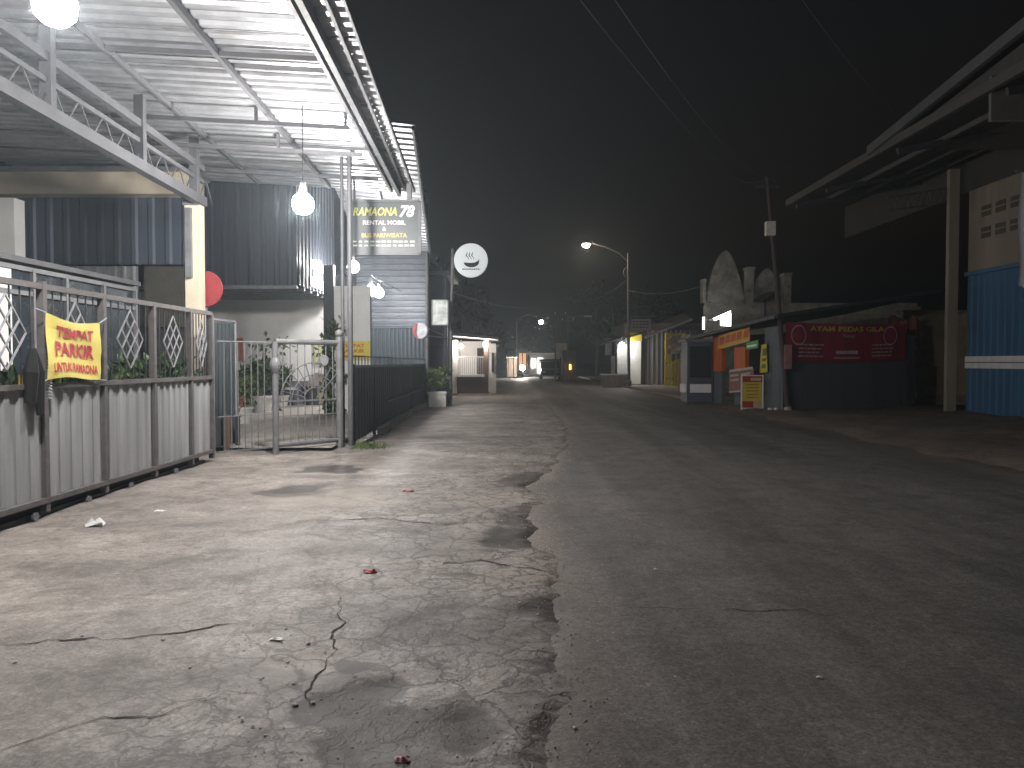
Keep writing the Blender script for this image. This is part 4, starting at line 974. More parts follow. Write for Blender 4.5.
# far poles and banner on the right
def pole(px, pyb, Y, pyt, r, label, m=steel, lean=0.0):
    b = at(px, pyb, Y); b.z = 0; tp = at(px + lean, pyt, Y)
    t = thing('utility_pole', b, label, 'pole', 'street poles'); MB().tube([b, tp], [r, r * 0.7], 8).build('pole', m, t)
    MB().bar(tp + Vector((-0.45, 0, -0.35)), tp + Vector((0.45, 0, -0.35)), 0.08).build('cross_arm', m, t)
    for s in (-0.4, 0, 0.4): MB().lathe(tp + Vector((s, 0, -0.3)), [(0.03, 0), (0.05, 0.06), (0.03, 0.14)], 8).build('insulator', white_pot, t)
    return t
pole(555.5, 376, 62, 323, 0.09, 'thin street pole left of the far white banner')
pole(560.5, 376, 60, 310, 0.1, 'tallest of the thin poles by the far white banner')
pole(568, 378, 56, 316, 0.09, 'thin pole right of the far white banner, with an unlit arm')
p = at(567.5, 318, 56); t = thing('unlit_lamp', p, 'unlit street lamp arm on the pole right of the far white banner', 'street lamp')
MB().tube([p, p + Vector((0.7, -0.2, 0.15)), p + Vector((1.3, -0.3, 0.12))], 0.03, 6).build('arm', steel, t); MB().box(p + Vector((1.2, -0.4, 0.05)), p + Vector((1.75, -0.2, 0.17))).build('head', steel_light, t)
a, b = at(556, 358, 58), at(569, 343, 58)
t = thing('far_banner', (a.x, 58, 0), 'white fabric banner stretched between the far thin poles', 'banner')
MB().box((a.x, 58, a.z), (b.x, 58.03, b.z)).build('cloth', mat('banner_grey', (0.82, 0.8, 0.75), (0.6, 0.58, 0.55), rough=0.8, scale=4), t)
for x in (a.x, b.x): MB().tube([(x, 58.05, 0), (x, 58.05, b.z + 0.1)], 0.025).build('stake', steel, t)
p = at(569.5, 367, 57); t = thing('lantern_cabinet', (p.x, 57, 0), 'small cabinet with a warm glowing lantern below the unlit lamp arm', 'cabinet')
MB().box((p.x - 0.12, 56.9, p.z - 0.2), (p.x + 0.12, 57.1, p.z + 0.2)).build('lantern', glow('amber_glow', (1.0, 0.6, 0.1), 3.5), t)
MB().box((p.x - 0.5, 57.15, 0), (p.x + 0.5, 57.8, 2.4)).build('cabinet', mat('amber_cabinet', (0.1, 0.065, 0.03), rough=0.7), t)
# lamp hanging over the far road
p = at(541, 322, 78); t = thing('far_street_lamp', (p.x - 2.5, 78, 0), 'far round street lamp glowing white above the end of the street', 'street lamp')
MB().sphere(p, 0.2).build('globe', glow('far_lamp_glow', (1.0, 0.95, 0.85), 130.0), t, smooth=True)
MB().tube([(p.x - 2.5, 78, 0), (p.x - 2.5, 78, p.z + 0.2), (p.x - 1.5, 78, p.z + 0.75), (p.x, 78, p.z + 0.6), (p.x, 78, p.z + 0.15)], 0.06, 8).build('post', steel_dark, t)
MB().lathe(p + Vector((0, 0, 0.16)), [(0.24, 0), (0.2, 0.08), (0.06, 0.2)], 12).build('lamp_shade', steel_dark, t)

# ================================================================== RIGHT: STREET LAMP
p = gnd(629, 388); tp = at(628, 253, p.y); lp = at(586, 244, p.y - 0.3)
sl = thing('street_lamp', p, 'tall grey street lamp with a long curved arm and warm glowing head', 'street lamp')
MB().tube([p, Vector((tp.x, tp.y, tp.z))], [0.1, 0.055], 10).build('pole', steel, sl)
j = at(628, 262, p.y)
MB().tube([j, j + Vector((-0.5, 0, 0.5)), j + Vector((-1.3, -0.1, 0.85)), lp + Vector((0.35, 0.1, 0.06))], [0.035] * 4, 8).build('arm', steel, sl)
MB().tube([j + Vector((-0.05, 0, -0.35)) + Vector((-0.2 * math.sin(q), 0, -0.25 + 0.28 * math.cos(q))) for q in [math.pi * i / 8 for i in range(9)]], 0.03, 6).build('scroll', steel, sl)
MB().lathe(lp + Vector((0.05, 0, 0.06)), [(0.24, -0.08), (0.26, 0), (0.2, 0.12), (0.05, 0.17)], 14).build('head', steel, sl)
MB().sphere(lp - Vector((0, 0, 0.04)), 0.2, sz=0.8).build('globe', glow('street_lamp_glow', (1.0, 0.8, 0.58), 380.0), sl, smooth=True)
MB().lathe(p, [(0.16, 0.1), (0.16, 0.4), (0.1, 0.45)], 10).build('base', steel, sl)
k = at(628, 325, p.y); t = thing('lamp_post_sign', k, 'faded dark roadside sign hung from a bar on the street lamp pole', 'sign')
a, b = at(631, 330, p.y), at(651, 319, p.y)
MB().box((a.x, p.y - 0.03, a.z), (b.x, p.y + 0.03, b.z)).build('board', mat('sign_grey', (0.4, 0.4, 0.41), (0.28, 0.28, 0.29), rough=0.6, scale=5), t)
MB().bar((k.x + 0.05, p.y, b.z + 0.12), (b.x + 0.3, p.y, b.z + 0.16), 0.05).bar((a.x + 0.3, p.y, b.z), (a.x + 0.3, p.y, b.z + 0.13), 0.03).bar((b.x - 0.1, p.y, b.z), (b.x - 0.1, p.y, b.z + 0.14), 0.03).build('bar', steel, t)
mb = MB(); OO = Vector((a.x, p.y - 0.03, a.z)); sw, sh = b.x - a.x, b.z - a.z
for r_ in range(3):
    for i in range(5): put_rect(mb, OO, (1, 0, 0), (0, 0, 1), sw * (0.08 + i * 0.17), sh * (0.2 + r_ * 0.25), sw * (0.08 + i * 0.17 + 0.12), sh * (0.2 + r_ * 0.25 + 0.1))
mb.build('lettering', mat('faint_letters', (0.14, 0.14, 0.14), rough=0.7, bump=0), t)
# meter post with planter stones
p = gnd(613, 385); t = thing('meter_post', p, 'pale post with two grey meter boxes left of the street lamp', 'post')
MB().box((p.x - 0.12, p.y - 0.12, 0), (p.x + 0.12, p.y + 0.12, 1.9)).build('post', white_paint, t)
MB().tube([(p.x, p.y, 1.9), (p.x - 0.1, p.y, 5.6)], 0.05).build('mast', steel_dark, t)
for s in (-0.32, 0.32): MB().box((p.x + s - 0.22, p.y - 0.2, 1.95), (p.x + s + 0.22, p.y + 0.15, 3.05)).build('meter_box', mat('meter_grey', (0.22, 0.22, 0.22), rough=0.6), t)
p = gnd(614, 387.5); t = thing('planter_block', p, 'low pale concrete planter block around the meter post', 'planter')
MB().prism([(p.x - 0.75, p.y - 0.2, 0), (p.x + 0.8, p.y - 0.2, 0), (p.x + 0.8, p.y + 0.15, 0), (p.x - 0.75, p.y + 0.15, 0)], (0, 0, 0.72)).build('front', fore_m, t)
MB().box((p.x - 0.8, p.y - 0.26, 0.724), (p.x + 0.85, p.y + 0.2, 0.8)).build('coping', white_pot, t)
# ------------------------------------------------------------------ shop row
sh = thing('shop_row', gnd(650, 386), 'low shop with grey roller shutter and yellow headed white door', 'shop')
Ys = 47.0
a, b = at(641, 386, Ys), at(667, 340, Ys)
MB().corr((a.x, Ys, 0.12), (b.x - a.x + 1.9, 0.0, 0), (0, 0, 3.35), pitch=0.3, h=0.05, n=(0, -1, 0)).build('shutter', mat('shutter_grey', (0.2, 0.2, 0.21), (0.14, 0.14, 0.15), rough=0.6, streak=True), sh)
c0, c1 = at(630, 380, Ys - 0.3), at(641, 341, Ys - 0.3)
MB().box((c0.x, Ys - 0.3, 0.15), (c1.x, Ys - 0.18, at(635, 341, Ys).z)).build('door', white_paint, sh)
MB().box((c0.x - 0.05, Ys - 0.33, at(635, 341, Ys).z + 0.01), (c1.x + 0.05, Ys - 0.15, at(635, 333, Ys).z)).build('door_header', mat('header_yellow', (0.68, 0.55, 0.05), (0.55, 0.44, 0.04), rough=0.6), sh)
MB().box((c0.x - 0.75, Ys, 0.1), (c0.x - 0.06, Ys + 0.2, 2.6)).build('side_panel', mat('side_grey', (0.42, 0.42, 0.42), rough=0.7), sh)
r0, r1 = at(622, 348, Ys - 1.5), at(689, 319, Ys - 3.5)
def slab(p, q, depth, th=0.1, rise=0.5):
    p, q = Vector(p), Vector(q); d = Vector((0.15 * depth, depth, rise)); return MB().prism([p, q, q + d, p + d], (0, 0, th))
k0, k1 = at(645, 338, Ys - 1.2), at(692, 320, Ys - 1.2)
slab(at(600, 346, Ys - 1.0), at(642, 334, Ys - 1.0), 6).build('roof', steel_dark, sh)
slab(k0, k1, 7, 0.09, 0.8).build('upper_roof', mat('tin_roof', (0.24, 0.24, 0.25), (0.14, 0.14, 0.15), rough=0.5, metal=0.4), sh)
MB().bar(k0 + Vector((0, -0.05, 0.03)), k1 + Vector((0, -0.05, 0.03)), 0.1, 0.14).build('fascia', steel_light, sh)
MB().box((a.x - 1.0, Ys + 0.25, 0.1), (b.x + 9, Ys + 6, 3.9)).build('wall', mat('shop_plaster', (0.16, 0.155, 0.15), (0.1, 0.1, 0.095), rough=0.9), sh)
ypaint = mat('yellow_frame_paint', (0.62, 0.5, 0.05), (0.45, 0.36, 0.04), rough=0.6)
q0, q1 = at(668, 383, 46.4), at(668, 333, 46.4)
MB().box((q0.x - 0.18, 46.3, 0.1), (q0.x + 0.12, 46.6, q1.z)).box((q0.x + 0.125, 46.3, q1.z - 0.18), (q0.x + 1.1, 46.6, q1.z)).build('yellow_frame', ypaint, sh)
p = at(622, 345, 46.0); small_lamp(p, 0.16, 'white glowing shop lamp between the meter boxes and the street lamp pole', glow('shop_lamp_glow', (1, 0.98, 0.92), 140.0), name='shop_lamp', hang=0.35)
p = at(681, 346, 43.5); t = thing('porch_sheet', p, 'crumpled pale sheet hung under the eave above the yellow picket fence', 'sheet')
rnd = random.Random(4); mb = MB(); nn = 9
mb.add([p + Vector((-0.75 + 1.5 * i / (nn - 1) + rnd.gauss(0, 0.05), rnd.gauss(0, 0.1), (-0.55 + 1.1 * j / 5 + 0.25 * (i / nn)) * (1 - 0.25 * abs(i / (nn - 1) - 0.5)) + rnd.gauss(0, 0.05))) for j in range(6) for i in range(nn)],
       [(j * nn + i, j * nn + i + 1, (j + 1) * nn + i + 1, (j + 1) * nn + i) for j in range(5) for i in range(nn - 1)])
mb.build('cloth', mat('sheet_tan', (0.6, 0.52, 0.38), (0.3, 0.26, 0.2), rough=0.8, scale=4), t)
MB().tube([p + Vector((-0.5, 0, 0.6)), p + Vector((0.2, 0, 0.9)), p + Vector((0.8, 0, 0.85))], 0.02, 6).build('hanging_cord', steel, t)
a, b = gnd(666, 387), gnd(692, 389)
t = thing('picket_fence', (a + b) / 2, 'yellow wooden picket fence in front of the shop, left of the dark booth', 'fence')
mb = MB()
for k in range(9):
    q = a.lerp(b, k / 8) + Vector((0, 0, 0.1)); hgt = 1.62 + 0.05 * math.sin(k * 2)
    mb.box((q.x - 0.07, q.y - 0.02, 0.1), (q.x + 0.07, q.y + 0.02, hgt))
mb.build('pickets', ypaint, t)
for z in (0.5, 1.4): MB().bar(a + Vector((0, 0.045, z)), b + Vector((0, 0.045, z)), 0.05, 0.08).build('rail', mat('brown_rail', (0.12, 0.06, 0.04), rough=0.8), t)

# ================================================================== RIGHT: FOOD STALL
P1 = gnd(783, 413); P2 = gnd(698, 402.5)
sd = (P2 - P1).normalized(); sn = Vector((sd.y, -sd.x, 0));  SLEN = (P2 - P1).length
if sn.x > 0: sn = -sn
P3 = gnd(914, 408); sd2 = (P3 - P1).normalized(); SL2 = (P3 - P1).length
st = thing('food_stall', P1, 'dark grey corner food stall under a lean to tin roof', 'stall')
stall_m = mat('stall_grey', (0.12, 0.13, 0.145), (0.085, 0.092, 0.1), rough=0.6, scale=2, streak=True)
def sF(px, py): return onplane(px, py, P1, P2)
def vpanel(mb, pa, pb, z0, z1, th, n):
    pa, pb = Vector((pa.x, pa.y, z0)), Vector((pb.x, pb.y, z0)); mb.prism([pa, pb, Vector((pb.x, pb.y, z1)), Vector((pa.x, pa.y, z1))], n * th); return mb
zE = sF(780, 326).z
SR = 0.17
def stall_z(q): return 2.84 + SR * (q.x - P1.x) - 0.045 * (q.y - P1.y)
# front toward the street
MB().corr(sF(783, 400) * 1.0 - Vector((0, 0, sF(783, 400).z - 0.05)), (sF(764, 400) - sF(783, 400)) - Vector((0, 0, (sF(764, 400) - sF(783, 400)).z)), (0, 0, 2.5), pitch=0.22, h=0.02, n=sn).build('corner_panel', stall_m, st)
orange_m = mat('orange_paint', (0.62, 0.14, 0.03), (0.5, 0.11, 0.025), rough=0.55, scale=2)
for x0, x1, y0, y1 in ((734.5, 745.5, 347, 371), (712.5, 722, 335, 371)):
    qa, qb = sF(x1, 390), sF(x0, 390); zm = sF((x0 + x1) / 2, y1).z; zt_ = sF((x0 + x1) / 2, y0).z
    vpanel(MB(), qa, qb, 0.05, zm, 0.12, -sn).build('pillar', stall_m, st)
    vpanel(MB(), qa + sn * 0.02, qb + sn * 0.02, zm + 0.003, zt_, 0.14, -sn).build('orange_panel', orange_m, st)
for q, x0, x1 in ((0, 758, 741), (0, 717, 699)):
    pass
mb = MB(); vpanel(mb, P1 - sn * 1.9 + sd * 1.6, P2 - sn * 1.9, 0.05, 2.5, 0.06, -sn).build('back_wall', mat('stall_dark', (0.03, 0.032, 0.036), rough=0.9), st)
vpanel(MB(), P1 + sd * 0.02, P3, 0.05, 2.35, 0.08, Vector((0, 1, 0))).build('side_wall', stall_m, st)
rz = lambda q: Vector((q.x, q.y, stall_z(q)))
ra, rb = P1 + sn * 0.5 - sd * 0.45, P2 + sn * 0.5 + sd * 0.8
rc, rd = P2 - sn * 6.5 + sd * 0.8, P3 + Vector((0.9, -0.9, 0))
MB().prism([rz(ra), rz(rd), rz(rc), rz(rb)], (0, 0, 0.07)).build('roof', mat('stall_roof', (0.12, 0.12, 0.125), (0.07, 0.07, 0.075), rough=0.5, metal=0.4), st)
MB().bar(rz(ra) + Vector((0, -0.03, 0.02)), rz(rd) + Vector((0, -0.03, 0.02)), 0.05, 0.1).build('fascia', steel_dark, st)
MB().bar(rz(ra) + sn * 0.03, rz(rb) + sn * 0.03, 0.06, 0.09).build('fascia', beam_grey, st)
# red menu banner on the side wall
def sS(px, py, d=0.08):
    off = Vector((0, -d, 0)); return onplane(px, py, P1 + off, P3 + off)
b00, b10, b01 = sS(785, 361), sS(905, 359), sS(785, 322)
BU = Vector((b10.x - b00.x, b10.y - b00.y, 0)); BWd = BU.length; BU.normalize(); BHt = b01.z - b00.z
rbn = thing('menu_banner', b00, 'wide dark red menu banner with yellow heading on the stall side wall', 'banner')
def rbp(x, y, off=0.0):
    return b00 + BU * x + Vector((0, -off - 0.025 * math.sin(3 * x) * (0.3 + y / BHt) - 0.01 * math.sin(11 * x + 2 * y), y + 0.05 * (x / BWd) - 0.04 * math.sin(math.pi * x / BWd)))
mb = MB(); nx = 40
mb.add([rbp(BWd * i / nx, BHt * j / 6) for j in range(7) for i in range(nx + 1)], [(j * (nx + 1) + i, j * (nx + 1) + i + 1, (j + 1) * (nx + 1) + i + 1, (j + 1) * (nx + 1) + i) for j in range(6) for i in range(nx)])
mb.build('cloth', mat('menu_red', (0.42, 0.022, 0.05), (0.26, 0.015, 0.035), rough=0.5, scale=1.2, bump=0.03), rbn, smooth=True)
mb = MB()
def rtext(mb, s, cx, y, h, w, bold=0.03):
    vs, fs = text2d(s, h, w, bold); mb.add([rbp(cx - w / 2 + a, y + b, 0.02) for a, b in vs], fs)
rtext(mb, 'AYAM PEDAS GILA', BWd * 0.5, BHt * 0.8, BHt * 0.14, BWd * 0.62); mb.build('lettering', mat('menu_yellow', (0.85, 0.7, 0.12), rough=0.5, bump=0), rbn)
mb = MB()
rtext(mb, 'Terasi', BWd * 0.5, BHt * 0.64, BHt * 0.09, BWd * 0.1, 0.01)
def rrect(x0, y0, x1, y1): mb.add([rbp(x0, y0, 0.02), rbp(x1, y0, 0.02), rbp(x1, y1, 0.02), rbp(x0, y1, 0.02)], [(0, 1, 2, 3)])
rnd = random.Random(5)
for cx in (0.1, 0.7):
    for r_ in range(4):
        x = cx
        while x < cx + 0.17: w = rnd.uniform(0.015, 0.04); rrect(BWd * x, BHt * (0.42 - r_ * 0.1), BWd * (x + w), BHt * (0.455 - r_ * 0.1)); x += w + 0.008
rrect(BWd * 0.4, BHt * 0.2, BWd * 0.58, BHt * 0.29); rrect(BWd * 0.38, BHt * 0.08, BWd * 0.6, BHt * 0.11)
for cx in (0.1, 0.86):
    ring = [(BWd * cx + 0.3 * math.cos(q), BHt * 0.68 + 0.3 * math.sin(q)) for q in [2 * math.pi * i / 24 for i in range(24)]]
    inn = [(BWd * cx + 0.26 * math.cos(q), BHt * 0.68 + 0.26 * math.sin(q)) for q in [2 * math.pi * i / 24 for i in range(24)]]
    mb.add([rbp(a, b, 0.02) for a, b in ring] + [rbp(a, b, 0.02) for a, b in inn], [(i, (i + 1) % 24, (i + 1) % 24 + 24, i + 24) for i in range(24)])
mb.build('print', mat('menu_white', (0.7, 0.62, 0.58), rough=0.6, bump=0), rbn)
# booth at the street end of the stall
q = gnd(700, 403); bo = thing('booth', q, 'dark blue street booth with a white panel at its foot beside the stall', 'booth')
y0 = gnd(700, 404.5).y; x0, x1 = at(687, 400, y0).x, at(712, 400, y0).x; zb = at(690, 342, y0).z
MB().box((x0, y0, 0.08), (x1, y0 + 1.0, zb)).build('cabinet', mat('booth_navy', (0.09, 0.1, 0.14), (0.065, 0.075, 0.1), rough=0.5), bo)
MB().box((x0 - 0.08, y0 - 0.08, zb + 0.003), (x1 + 0.08, y0 + 1.1, zb + 0.1)).build('cap', steel, bo)
MB().box((x0 + 0.09, y0 - 0.02, 0.95), (x1 - 0.05, y0 - 0.003, 2.05)).build('window', glass('booth_glass', (0.03, 0.035, 0.05)), bo)
MB().box((x0 + 0.1, y0 - 0.03, 0.42), (x1 - 0.04, y0 - 0.003, 0.72)).build('white_panel', white_paint, bo)
MB().box((x0 - 0.1, y0 + 0.1, 0.42), (x0 - 0.003, y0 + 0.7, 0.72)).build('white_panel', white_paint, bo)
mb = MB()
for sx in (x0 + 0.05, x1 - 0.05): MB().box((sx - 0.04, y0 + 0.03, 0), (sx + 0.04, y0 + 0.1, 0.08)).build('foot', steel_dark, bo)
q = sF(688, 378) + sn * 0.4; t = thing('red_cabinet', gnd(681, 399), 'low red cabinet on the far side of the dark booth', 'cabinet')
c = gnd(683, 397); MB().box((c.x + 0.1, c.y + 0.6, 0.1), (c.x + 0.4, c.y + 1.3, 1.6)).build('body', mat('cabinet_red', (0.2, 0.03, 0.03), rough=0.6), t)
MB().box((c.x + 0.13, c.y + 0.57, 0.7), (c.x + 0.37, c.y + 0.597, 1.45)).build('door', mat('cabinet_door', (0.16, 0.025, 0.025), rough=0.5), t)
# slanted orange banner, green sign, yellow pennant, standing menu
def slantsheet(name, pix, m, label, cat, off=0.25, th=0.012, letters=None, lm=None):
    pts = [sF(*q) + sn * off for q in pix]; t = thing(name, pts[0], label, cat)
    MB().prism(pts, -sn * th).build('sheet', m, t)
    if letters:
        O_, X_, Y_ = pts[0], pts[1] - pts[0], pts[3] - pts[0]; mb = MB()
        for it in letters:
            if len(it) == 4: mb.add([O_ + X_ * a + Y_ * b + sn * 0.012 for a, b in ((it[0], it[1]), (it[2], it[1]), (it[2], it[3]), (it[0], it[3]))], [(0, 1, 2, 3)])
            else:
                s, cx, y, h, w = it; vs, fs = text2d(s, h, w, 0.04); mb.add([O_ + X_ * (cx - w / 2 + a) + Y_ * (y + b) + sn * 0.012 for a, b in vs], fs)
        mb.build('print', lm, t)
    MB().bar(pts[3] - sn * 0.02, pts[2] - sn * 0.02, 0.02).build('top_rod', steel, t)
    MB().bar(pts[3] - sn * 0.03, pts[3] - sn * (off), 0.015).build('hanger', steel, t)
    return t
banor = mat('banner_yellow_orange', (0.66, 0.42, 0.06), (0.6, 0.3, 0.05), rough=0.55, scale=3, bump=0)
ltr = mat('print_red_orange', (0.6, 0.1, 0.02), rough=0.5, bump=0)
slantsheet('slanted_banner', [(724, 350), (757, 341), (757, 325), (726, 336)], banor, 'slanted yellow and orange banner above the stall entrance', 'banner', letters=[(0.06, 0.3, 0.2, 0.85), (0.24, 0.3, 0.38, 0.85), (0.42, 0.3, 0.56, 0.85), (0.6, 0.3, 0.74, 0.85), (0.8, 0.3, 0.95, 0.85)], lm=ltr)
slantsheet('green_sign', [(752, 350), (764, 348), (764, 340), (752, 343)], mat('sign_green', (0.08, 0.4, 0.1), (0.06, 0.3, 0.08), rough=0.5, bump=0), 'small green sign right below the slanted orange banner', 'sign', off=0.2, letters=[(0.1, 0.3, 0.9, 0.6)], lm=wht_t)
slantsheet('pennant', [(763, 373), (771, 372), (770, 344), (765, 345)], mat('pennant_yellow', (0.62, 0.5, 0.06), (0.5, 0.4, 0.05), rough=0.6, bump=0), 'narrow yellow vertical pennant on the stall corner panel', 'pennant', off=0.12, letters=[(0.25, 0.15, 0.75, 0.3), (0.25, 0.4, 0.75, 0.5), (0.25, 0.6, 0.75, 0.85)], lm=mat('pennant_ink', (0.12, 0.2, 0.05), rough=0.6, bump=0))
slantsheet('price_board', [(739, 393), (764, 391), (764, 369), (739, 370)], mat('price_brown', (0.25, 0.12, 0.09), (0.2, 0.09, 0.07), rough=0.6, bump=0), 'brown price board with pale rows behind the standing menu', 'board', off=0.35,
           letters=[(0.02, 0.9, 0.98, 1.0), (0.06, 0.7, 0.42, 0.78), (0.52, 0.7, 0.9, 0.78), (0.06, 0.5, 0.42, 0.58), (0.52, 0.5, 0.9, 0.58), (0.02, 0.02, 1.1, 0.08)], lm=mat('price_pale', (0.55, 0.5, 0.45), rough=0.6, bump=0))
s0 = gnd(752, 411.5); ms = thing('standing_menu', s0, 'yellow standing menu banner with a red head in front of the stall', 'banner')
Yq = s0.y; a, b = at(741.5, 408.5, Yq), at(763, 375.5, Yq)
O_ = Vector((a.x, Yq, a.z)); mw, mh = b.x - a.x, b.z - a.z
MB().box((a.x, Yq, a.z), (b.x, Yq + 0.02, b.z)).build('sheet', mat('menu_stand_yellow', (0.62, 0.52, 0.06), (0.52, 0.43, 0.05), rough=0.55, bump=0), ms)
mb = MB(); put_rect(mb, O_, (1, 0, 0), (0, 0, 1), mw * .04, mh * 0.8, mw * .96, mh * 0.98); put_rect(mb, O_, (1, 0, 0), (0, 0, 1), mw * .04, mh * 0.03, mw * .55, mh * 0.22)
for y in (0.32, 0.42, 0.52, 0.62, 0.71): put_rect(mb, O_, (1, 0, 0), (0, 0, 1), mw * .22, mh * y, mw * .8, mh * (y + 0.022))
mb.build('print', mat('stand_red', (0.45, 0.05, 0.03), rough=0.5, bump=0), ms)
mb = MB(); put_rect(mb, O_, (1, 0, 0), (0, 0, 1), mw * .42, mh * 0.84, mw * .9, mh * 0.93, off=0.009); put_rect(mb, O_, (1, 0, 0), (0, 0, 1), mw * .6, mh * 0.05, mw * .95, mh * 0.2); mb.build('print_pale', mat('stand_pale', (0.7, 0.5, 0.35), rough=0.5, bump=0), ms)
mb = MB()
for x in (a.x, b.x): mb.bar((x, Yq + 0.01, 0.05), (x, Yq + 0.01, b.z + 0.02), 0.035)
mb.bar((a.x, Yq + 0.01, b.z), (b.x, Yq + 0.01, b.z), 0.03); mb.bar((a.x, Yq + 0.01, a.z), (b.x, Yq + 0.01, a.z), 0.03); mb.build('frame', white_paint, ms)
for x in (a.x + 0.1, b.x - 0.1): MB().box((x - 0.05, Yq - 0.25, -0.01), (x + 0.05, Yq + 0.25, 0.06)).build('foot', steel_dark, ms)
for k, px in enumerate((770, 776)):
    c = gnd(px, 412.5); tag(MB().lathe(c, [(0.06, 0), (0.075, 0.12), (0.05, 0.14)], 10).build('paper_cup', white_pot, base=c), ('left white cup left on the ground by the standing menu', 'right white cup left on the ground by the leaning pole')[k], 'cup')

# open bay between stall and warehouse
bw = thing('bay_wall', at(935, 408, 26.5), 'stained beige wall at the back of the open bay left of the concrete column', 'wall')
a, b = at(905, 400, 26.8), at(955, 400, 26.8); zt_ = at(930, 310, 26.8).z
MB().box((a.x, 26.8, 0), (b.x + 1, 27.0, zt_)).build('panel', mat('bay_beige', (0.5, 0.42, 0.29), (0.3, 0.23, 0.14), rough=0.9, scale=1.6, rust=(0.2, 0.11, 0.03), rust_amt=0.35), bw)
MB().box((a.x + 0.2, 26.7, 0), (b.x + 1, 26.795, 0.35)).build('plinth', fore_m, bw)
qa, qb = at(914, 350, 26.0), at(921, 398, 26.0)
tag(MB().bar(qa, qb, 0.28, 0.04).build('leaning_plank', mat('plank_pale', (0.42, 0.36, 0.27), (0.3, 0.25, 0.18), rough=0.85), base=qb), 'pale plank leaning on the beige bay wall', 'plank')
q = at(905, 318, 25.4); rnd = random.Random(8)
rc_ = MB(); nn = 12
rc_.add([q + Vector((-0.55 + 1.1 * i / (nn - 1), 0.06 * math.sin(i * 1.9), -1.0 * j / 5 * (1.0 if i > 5 else 0.4) + 0.1 * math.sin(i))) for j in range(6) for i in range(nn)], [(j * nn + i, j * nn + i + 1, (j + 1) * nn + i + 1, (j + 1) * nn + i) for j in range(5) for i in range(nn - 1)])
tag(rc_.build('red_cloth', mat('cloth_red', (0.26, 0.07, 0.04), (0.16, 0.045, 0.03), rough=0.8), base=q), 'faded red cloth hanging at the end of the menu banner', 'cloth')
bt = thing('bay_tank', gnd(905, 409), 'dark covered cart standing between the menu banner and the bay wall', 'cart')
a, b = at(893, 405, 24.6), at(916, 405, 24.6)
MB().box((a.x, 24.6, 0.25), (b.x, 25.3, 1.55)).build('body', mat('cart_dark', (0.025, 0.026, 0.03), rough=0.8), bt)
MB().box((a.x - 0.05, 24.55, 1.553), (b.x + 0.05, 25.35, 1.62)).build('lid', steel_dark, bt)
for x in (a.x + 0.15, b.x - 0.15): MB().lathe((x, 24.65, 0.2), [(0.2, -0.04), (0.2, 0.04)], 14, axis=(1, 0, 0)).build('wheel', black_rubber, bt)

# ================================================================== OLD GABLED BUILDING
og = thing('gabled_building', at(740, 380, 33), 'old stained building with two round topped white gables behind the stall', 'building')
old = mat('old_plaster', (0.4, 0.38, 0.32), (0.17, 0.16, 0.135), rough=0.9, scale=1.9, rust=(0.07, 0.07, 0.06), rust_amt=0.55)
YB = 33.0
a, b = at(704, 316, YB), at(790, 316, YB); zp = at(740, 303, YB).z
MB().prism([(a.x, YB, 0), (b.x + 5.5, YB, 0), (b.x + 5.5, YB + 5, 0), (a.x + 1.9, YB + 5, 0)], (0, 0, zp)).build('wall', old, og)
MB().box((a.x - 0.05, YB - 0.12, zp - 0.5), (b.x + 5.6, YB - 0.003, zp - 0.15)).build('parapet_band', old, og)
def gable(x0, x1, yb, yt, lean=0.0):
    pl, pr, pt = at(x0, yb, YB), at(x1, yb, YB), at((x0 + x1) / 2, yt, YB); w = (pr.x - pl.x) / 2; h = pt.z - zp + 0.1; cx = (pl.x + pr.x) / 2; n = 20
    pts = [(pl.x, YB + 0.1, zp - 0.1)]
    for i in range(n + 1):
        s = -1 + 2 * i / n; pts.append((cx + s * w, YB + 0.1, zp - 0.1 + h * (1 - abs(s) ** 1.9) ** 0.85 * (0.92 + 0.08 * (1 - abs(s))) + (0.3 * h if False else 0)))
    pts.append((pr.x, YB + 0.1, zp - 0.1))
    MB().prism(pts[1:-1], (0, 0.28, 0)).build('gable', old, og)
gable(706, 746, 312, 250); gable(752, 784, 305, 268)
for px, w, pt in ((704, 3, 282), (750, 7, 270), (787, 7, 276)):
    q = at(px, pt, YB); ww = w / F * YB / 2
    MB().box((q.x - ww, YB - 0.1, zp + 0.002), (q.x + ww, YB + 0.35, q.z)).box((q.x - ww * 1.2, YB - 0.15, q.z + 0.002), (q.x + ww * 1.2, YB + 0.4, q.z + 0.12)).build('pier', old, og)
# glowing sign box
q0, q1 = at(714, 327, 31.5), at(731.5, 312, 31.5)
lb_ = thing('light_box', q0, 'white glowing sign box in front of the old gabled building', 'sign')
MB().prism([(q0.x + 0.1, 31.5, q0.z + 0.3), (q1.x, 31.5, q0.z), (q1.x, 31.5, q1.z), (q0.x, 31.5, q1.z - 0.3)], (0, 0.25, 0)).build('box', steel_dark, lb_)
MB().prism([(q0.x + 0.02, 31.53, q1.z - 0.285), (q1.x - 0.02, 31.53, q1.z + 0.012), (q1.x - 0.02, 31.73, q1.z + 0.012), (q0.x + 0.02, 31.73, q1.z - 0.285)], (0, 0, 0.03)).build('lit_top', glow('top_glow', (1, 1, 0.97), 14.0), lb_)
lf_ = glow('sign_glow', (1, 1, 0.97), 9.0)
w_, h_ = q1.x - q0.x, q1.z - q0.z
MB().prism([(q0.x + w_ * 0.36, 31.48, q0.z + 0.06), (q1.x - 0.03, 31.48, q0.z + 0.03), (q1.x - 0.03, 31.48, q1.z - 0.04), (q0.x + w_ * 0.36, 31.48, q1.z - 0.2)], (0, 0.015, 0)).build('lit_face', lf_, lb_)
